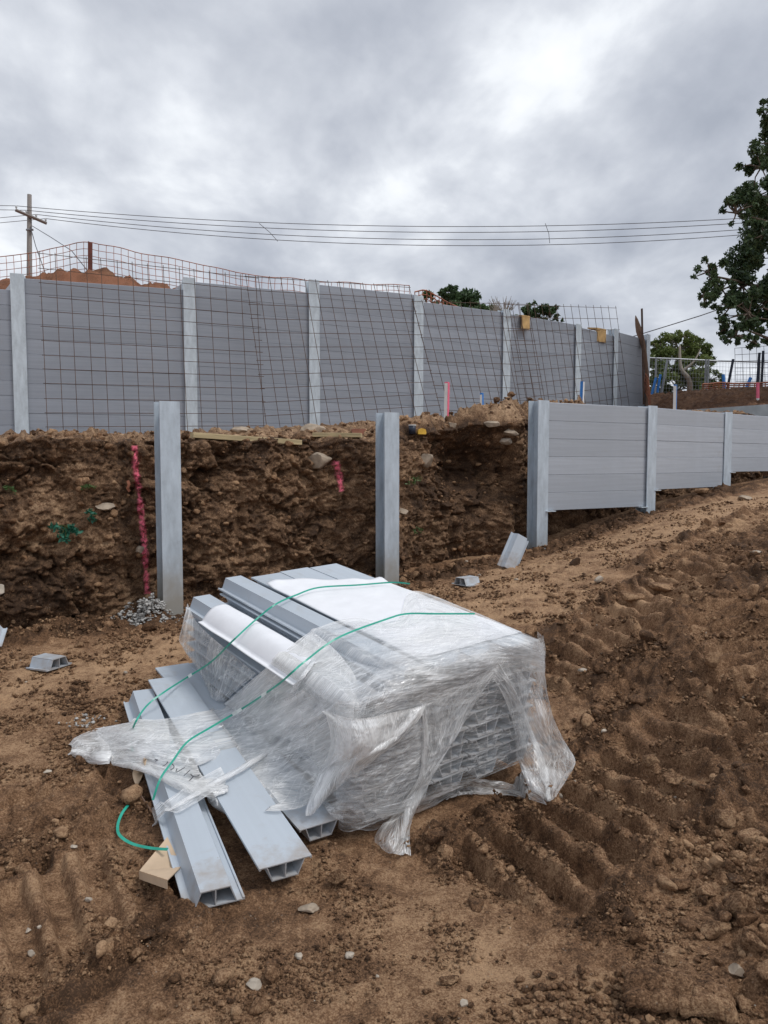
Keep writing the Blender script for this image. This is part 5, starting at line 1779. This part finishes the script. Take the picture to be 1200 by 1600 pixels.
rope([(562, 1082, .05), (500, 1118, .06), (440, 1160, .06), (380, 1200, .05), (320, 1232, .04), (270, 1262, .03), (240, 1290, .01)], 0.012, 1, .75)
rope([(505, 1016, .04), (470, 1060, .05), (440, 1112, .06), (420, 1150, .05)], 0.010, 2, .6)
rope([(770, 1022, .04), (800, 1080, .05), (824, 1130, .06), (846, 1190, .06), (858, 1250, .02)], 0.012, 3, .7)
rope([(662, 1098, .05), (664, 1150, .06), (660, 1200, .06), (640, 1255, .05), (628, 1310, .02)], 0.010, 4, .65)
rope([(505, 1112, .07), (535, 1132, .09), (565, 1152, .09), (592, 1154, .08), (640, 1128, .07), (662, 1102, .06)], 0.010, 5, .8)
rope([(106, 1180, .01), (118, 1172, .03), (130, 1166, .06)], 0.006, 6, .9)

# ------------------------------------------------------------------ green strapping
def strap(pts, label, w=0.0085, n=90):
    P = crspline([hit(p[0], p[1], p[2] + 0.045) for p in pts], n)
    N = [unit(np.array([0, 0, EYE + 0.8]) - p) for p in P]
    b = MB().ribbon(P, w, 0.0012, N)
    t = empty('packing_strap', P[n // 2], label, 'strap', 'green packing straps')
    b.build('band', M['strap'], t)
    return t, P, N


t1, Pa, Na = strap([(640, 912, .03), (612, 910, .03), (560, 914, .03), (498, 918, .035), (462, 930, .04), (431, 944, .06), (400, 968, .10), (365, 1000, .13), (330, 1034, .14), (293, 1058, .12), (260, 1079, .14), (232, 1100, .14), (213, 1126, .13), (205, 1150, .12), (207, 1174, .08)],
                   'green strap over the far part of the pack, curving down to the film tail')
t2, Pb, Nb = strap([(742, 959, .04), (680, 959, .05), (636, 959, .05), (605, 967, .05), (529, 996, .06), (477, 1033, .08), (456, 1051, .09), (431, 1072, .11), (379, 1107, .12), (330, 1136, .12), (293, 1159, .12), (270, 1189, .10), (251, 1216, .08), (239, 1250, .03)],
                   'green strap over the near part of the pack, ending at the nearest loose sleeper')
for Pq, Nq, rngs, tt in ((Pb, Nb, ((0.56, 0.575), (0.62, 0.655)), t2), (Pa, Na, ((0.63, 0.645),), t1)):
    for f0, f1 in rngs:
        i0, i1 = int(f0 * 90), max(int(f0 * 90) + 2, int(f1 * 90))
        MB().ribbon([p + q * 0.002 for p, q in zip(Pq[i0:i1], Nq[i0:i1])], 0.016, 0.001, Nq[i0:i1]).build('sticker', M['seal'], tt)
P = crspline([hit(*p) for p in [(200, 1258, .02), (190, 1272, .025), (184, 1290, .03), (187, 1305, .035), (206, 1318, .04), (235, 1325, .04), (262, 1327, .03)]], 60)
o = MB().ribbon(P, 0.011, 0.0012, [unit((0.1, -0.6, 0.8))] * 60).build('packing_strap', M['strap'])
origin_to(o, P[20]); tag(o, 'loop of green strap lying on the soil left of the nearest loose sleeper', 'strap', 'green packing straps')

# handwriting on the film (upside down marker strokes)
ink = []
for st in ([(390, 345), (425, 355), (465, 325)], [(425, 355), (395, 372)], [(520, 335), (540, 370), (525, 402), (480, 430)], [(590, 400), (615, 430), (605, 455), (570, 475)],
           [(650, 455), (642, 500), (740, 442)], [(802, 475), (730, 540)], [(810, 520), (842, 550), (920, 530)], [(842, 550), (780, 612)]):
    pts = [hit(190 + x / 7.5, 1140 + y / 7.5, 0.062) for x, y in st]
    MB().ribbon(crspline(pts, 8), 0.0032, 0.0006, [unit((0, -0.6, .8))] * 8).build('marker_stroke', M['ink'], wrap)

# torn card flap and its thin stick beside the film
pts = [[hit(226, 1184, .06), hit(216, 1190, .06), hit(208, 1204, .06), hit(208, 1216, .05), hit(213, 1228, .05)], [hit(229, 1186, .06), hit(226, 1198, .06), hit(224, 1208, .06), hit(220, 1218, .05), hit(214, 1229, .05)]]
G = np.stack([crspline(r, 14) for r in pts]); G = np.stack([G[0], G.mean(0) + [0, -.012, 0], G[1]])
o = link('cardboard', surf_grid(G, M['card'], 'cardboard', 0.003)); origin_to(o, G[1, 7]); tag(o, 'small cream card flap hanging from the film above the green strap loop', 'cardboard')
o = MB().tube([hit(213, 1227, .05), hit(222, 1246, .04), hit(239, 1271, .015)], 0.003, 5).build('stick', M['brownwood']); origin_to(o, hit(239, 1271, .015))
tag(o, 'thin brown stick beside the nearest loose sleeper, below the card flap', 'stick')

# ------------------------------------------------------------------ ribbed slab of mud at the lower right
p = gpix(1060, 1585)
xs_, ys_ = np.meshgrid(np.linspace(-0.13, 0.14, 60), np.linspace(-0.06, 0.06, 30))
rib = 0.006 * np.sin((ys_ + 0.06) / 0.12 * PI * 4.2) + 0.022 * fbm(xs_ * 14, ys_ * 14, oct=4, seed=301) + 0.012 * shards(xs_ * 18, ys_ * 18, 305)
edg = np.minimum(np.minimum(0.135 - np.abs(xs_), 0.06 - np.abs(ys_)) / 0.012, 1)
Pz = 0.035 + rib + 0.02 * np.clip(edg, -1, 1) - 0.02
xj = xs_ + 0.012 * vnoise(ys_ * 40, xs_ * 4, seed=302); yj = ys_ + 0.008 * vnoise(xs_ * 30, ys_ * 5, seed=303)
G = np.stack([xj, yj, Pz], -1)
me = surf_grid(G, M['clod'], 'mud_slab', 0.022)
o = link('mud_slab', me, None, Matrix.Translation(Vector(p) + Vector((0, 0.02, 0.02))) @ Matrix.Rotation(math.radians(-14), 4, 'Z') @ Matrix.Rotation(math.radians(12), 4, 'X'))
tag(o, 'ribbed slab of pressed mud at the bottom right corner', 'clod', 'loose stones and clods')

# ------------------------------------------------------------------ crumbs and clods that nobody could count
def scatter(name, P, sizes, mat, label, seed, sub=0, sink=0.25, flat=0.75, nshape=16):
    keep = np.ones(len(P), bool)
    for (c, ax, ay, az, ra, rb, rc) in OBBS:
        q = [(P - c) @ e for e in (ax, ay, az)]
        keep &= ~((q[0] > ra[0] - .03) & (q[0] < ra[1]) & (q[1] > rb[0] - .02) & (q[1] < rb[1] + .02) & (np.abs(q[2]) < .25))
    P, sizes = P[keep], sizes[keep]
    r = np.random.default_rng(seed)
    shapes = [lump(sub, 500 + seed * 7 + k, 0.6 if sub else 0.4) for k in range(nshape)]
    Vs, Fs, base = [], [], 0
    n = len(P)
    k = r.integers(0, nshape, n)
    yaw = r.uniform(0, 2 * PI, n)
    asp = r.uniform(0.7, 1.4, (n, 3)) * np.array([1, 1, flat])
    for q in range(nshape):
        idx = np.where(k == q)[0]
        W, Fc = shapes[q]
        A = W[None] * (asp[idx] * sizes[idx, None])[:, None, :]
        c, s = np.cos(yaw[idx])[:, None], np.sin(yaw[idx])[:, None]
        X = A[..., 0] * c - A[..., 1] * s; Y = A[..., 0] * s + A[..., 1] * c
        V = np.stack([X, Y, A[..., 2]], -1) + P[idx][:, None, :]
        V[..., 2] += (sizes[idx] * (flat - sink) * 0.8)[:, None]
        Vs.append(V.reshape(-1, 3))
        Fs.append((Fc[None] + (np.arange(len(idx)) * len(W))[:, None, None] + base).reshape(-1, 3)); base += len(idx) * len(W)
    me = npmesh(name, np.vstack(Vs), np.vstack(Fs), mat, False)
    return tag(link(name, me), label, None, None, 'stuff')


def ground_points(n, seed, ymin=1.3, ymax=8.5, power=1.0, churny=0.0):
    r = np.random.default_rng(seed)
    y = ymin * (ymax / ymin) ** (r.random(n) ** power)
    x = (r.random(n) * 2 - 1) * (0.56 * y + 0.25)
    s, o = wall_s(x, y)
    a = (x - PKC[0]) * PAX[0] + (y - PKC[1]) * PAX[1]; b_ = (x - PKC[0]) * PW[0] + (y - PKC[1]) * PW[1]
    ok = (o < 0.25) & ~((a > -0.02) & (a < PL) & (b_ > -0.02) & (b_ < PWID + .02))
    x, y = x[ok], y[ok]
    z, dry, damp = ground_h(x, y)
    keep = r.random(len(x)) < ((1 - churny) + churny * np.clip(damp * 1.3 + 0.35 * (vnoise(x * 1.7, y * 1.7, seed=3) > 0.1), 0, 1)) * sstep(-0.2, 0.3, vnoise(x * 3.1, y * 3.1, seed=77) + 0.4 * vnoise(x * 8, y * 8, seed=78))
    return np.stack([x, y, z], -1)[keep], r


P_, r_ = ground_points(175000, 1, churny=0.22, power=0.85)
scatter('soil_crumbs', P_, (0.0028 + 0.0075 * r_.random(len(P_)) ** 3) * np.clip(P_[:, 1] / 2.4, .7, 1.9), M['clod'], 'fine crumbs of soil strewn over the bare ground', 1, -1, 0.3, 0.8, 40)
P_, r_ = ground_points(4500, 2, churny=0.93)
scatter('soil_clods', P_, (0.009 + 0.030 * r_.random(len(P_)) ** 5) * np.clip(P_[:, 1] / 3, .8, 1.3), M['clod'], 'small brown clods strewn over the churned ground', 2, 1, 0.3)
P_, r_ = ground_points(300, 3, churny=0.2)
scatter('pebbles', P_, (0.003 + 0.008 * r_.random(len(P_)) ** 3) * np.clip(P_[:, 1] / 2.6, .8, 1.6), M['palestone'], 'pale pebbles scattered over the bare ground', 3, 1, 0.3)
P_, r_ = ground_points(1700, 31, churny=0.97, power=0.9)
scatter('soil_clods', P_, (0.016 + 0.036 * r_.random(len(P_)) ** 3) * np.clip(P_[:, 1] / 3.2, .7, 1.25), M['clod'], 'broken clods thrown up along the track marks', 31, 2, 0.45, nshape=24)
# rubble in the lower right corner
r_ = np.random.default_rng(9)
x = r_.normal(1.28, 0.22, 420); y = r_.normal(2.25, 0.32, 420)
z = ground_h(x, y)[0]
scatter('clod_rubble', np.stack([x, y, z], -1), 0.008 + 0.030 * r_.random(420) ** 3, M['clod'], 'rubble of broken clods heaped at the lower right', 4, 2, 0.25)
x = r_.normal(0.62, 0.20, 700); y = r_.normal(1.95, 0.09, 700)
z = ground_h(x, y)[0]
scatter('clod_rubble', np.stack([x, y, z], -1), 0.004 + 0.011 * r_.random(700) ** 2, M['clod'], 'bed of small round clods along the bottom edge', 5, 1, 0.25)
# crumbs stuck in the bank, and on the terrace edge
r_ = np.random.default_rng(12)
ii = r_.integers(4, BKNF + 34, 3600); jj = r_.integers(60, 820, 3600)
P_ = np.stack([BKX[ii, jj], BKY[ii, jj], BKZ[ii, jj]], -1)
scatter('bank_rubble', P_, 0.006 + 0.030 * r_.random(len(P_)) ** 6, M['clod'], 'clods and grit stuck in the face of the cut bank', 6, 1, 0.6)
ii = r_.integers(BKNF + 2, BKNF + 80, 2600); jj = r_.integers(40, 900, 2600)
P_ = np.stack([BKX[ii, jj], BKY[ii, jj], BKZ[ii, jj]], -1)
scatter('terrace_rubble', P_, 0.008 + 0.040 * r_.random(len(P_)) ** 5, M['clod'], 'loose clods along the terrace in front of the upper wall', 7, 1, 0.3)
# cement crumbs at the foot of the left post
r_ = np.random.default_rng(14)
n = 800
a = r_.normal(0, 1, (n, 2)) * [0.10, 0.06]
c0 = gpix(226, 966)
x = c0[0] + a[:, 0]; y = c0[1] + 0.05 + a[:, 1]
z = ground_h(x, y)[0] + np.maximum(0, 0.12 - np.hypot(a[:, 0] / 1.6, a[:, 1] * .9)) * 0.9 * r_.random(n)
scatter('cement_crumbs', np.stack([x, y, z], -1), 0.005 + 0.011 * r_.random(n) ** 2, M['cement'], 'heap of pale grey cement crumbs at the foot of the left steel post', 8, 1, 0.2)
c0 = gpix(130, 1128)
a = r_.normal(0, 1, (60, 2)) * [0.06, 0.04]
x = c0[0] + a[:, 0]; y = c0[1] + a[:, 1]
scatter('cement_crumbs', np.stack([x, y, ground_h(x, y)[0]], -1), 0.003 + 0.008 * r_.random(60) ** 2, M['cement'], 'small patch of grey gravel beyond the film tail at the left', 9, 1, 0.2)
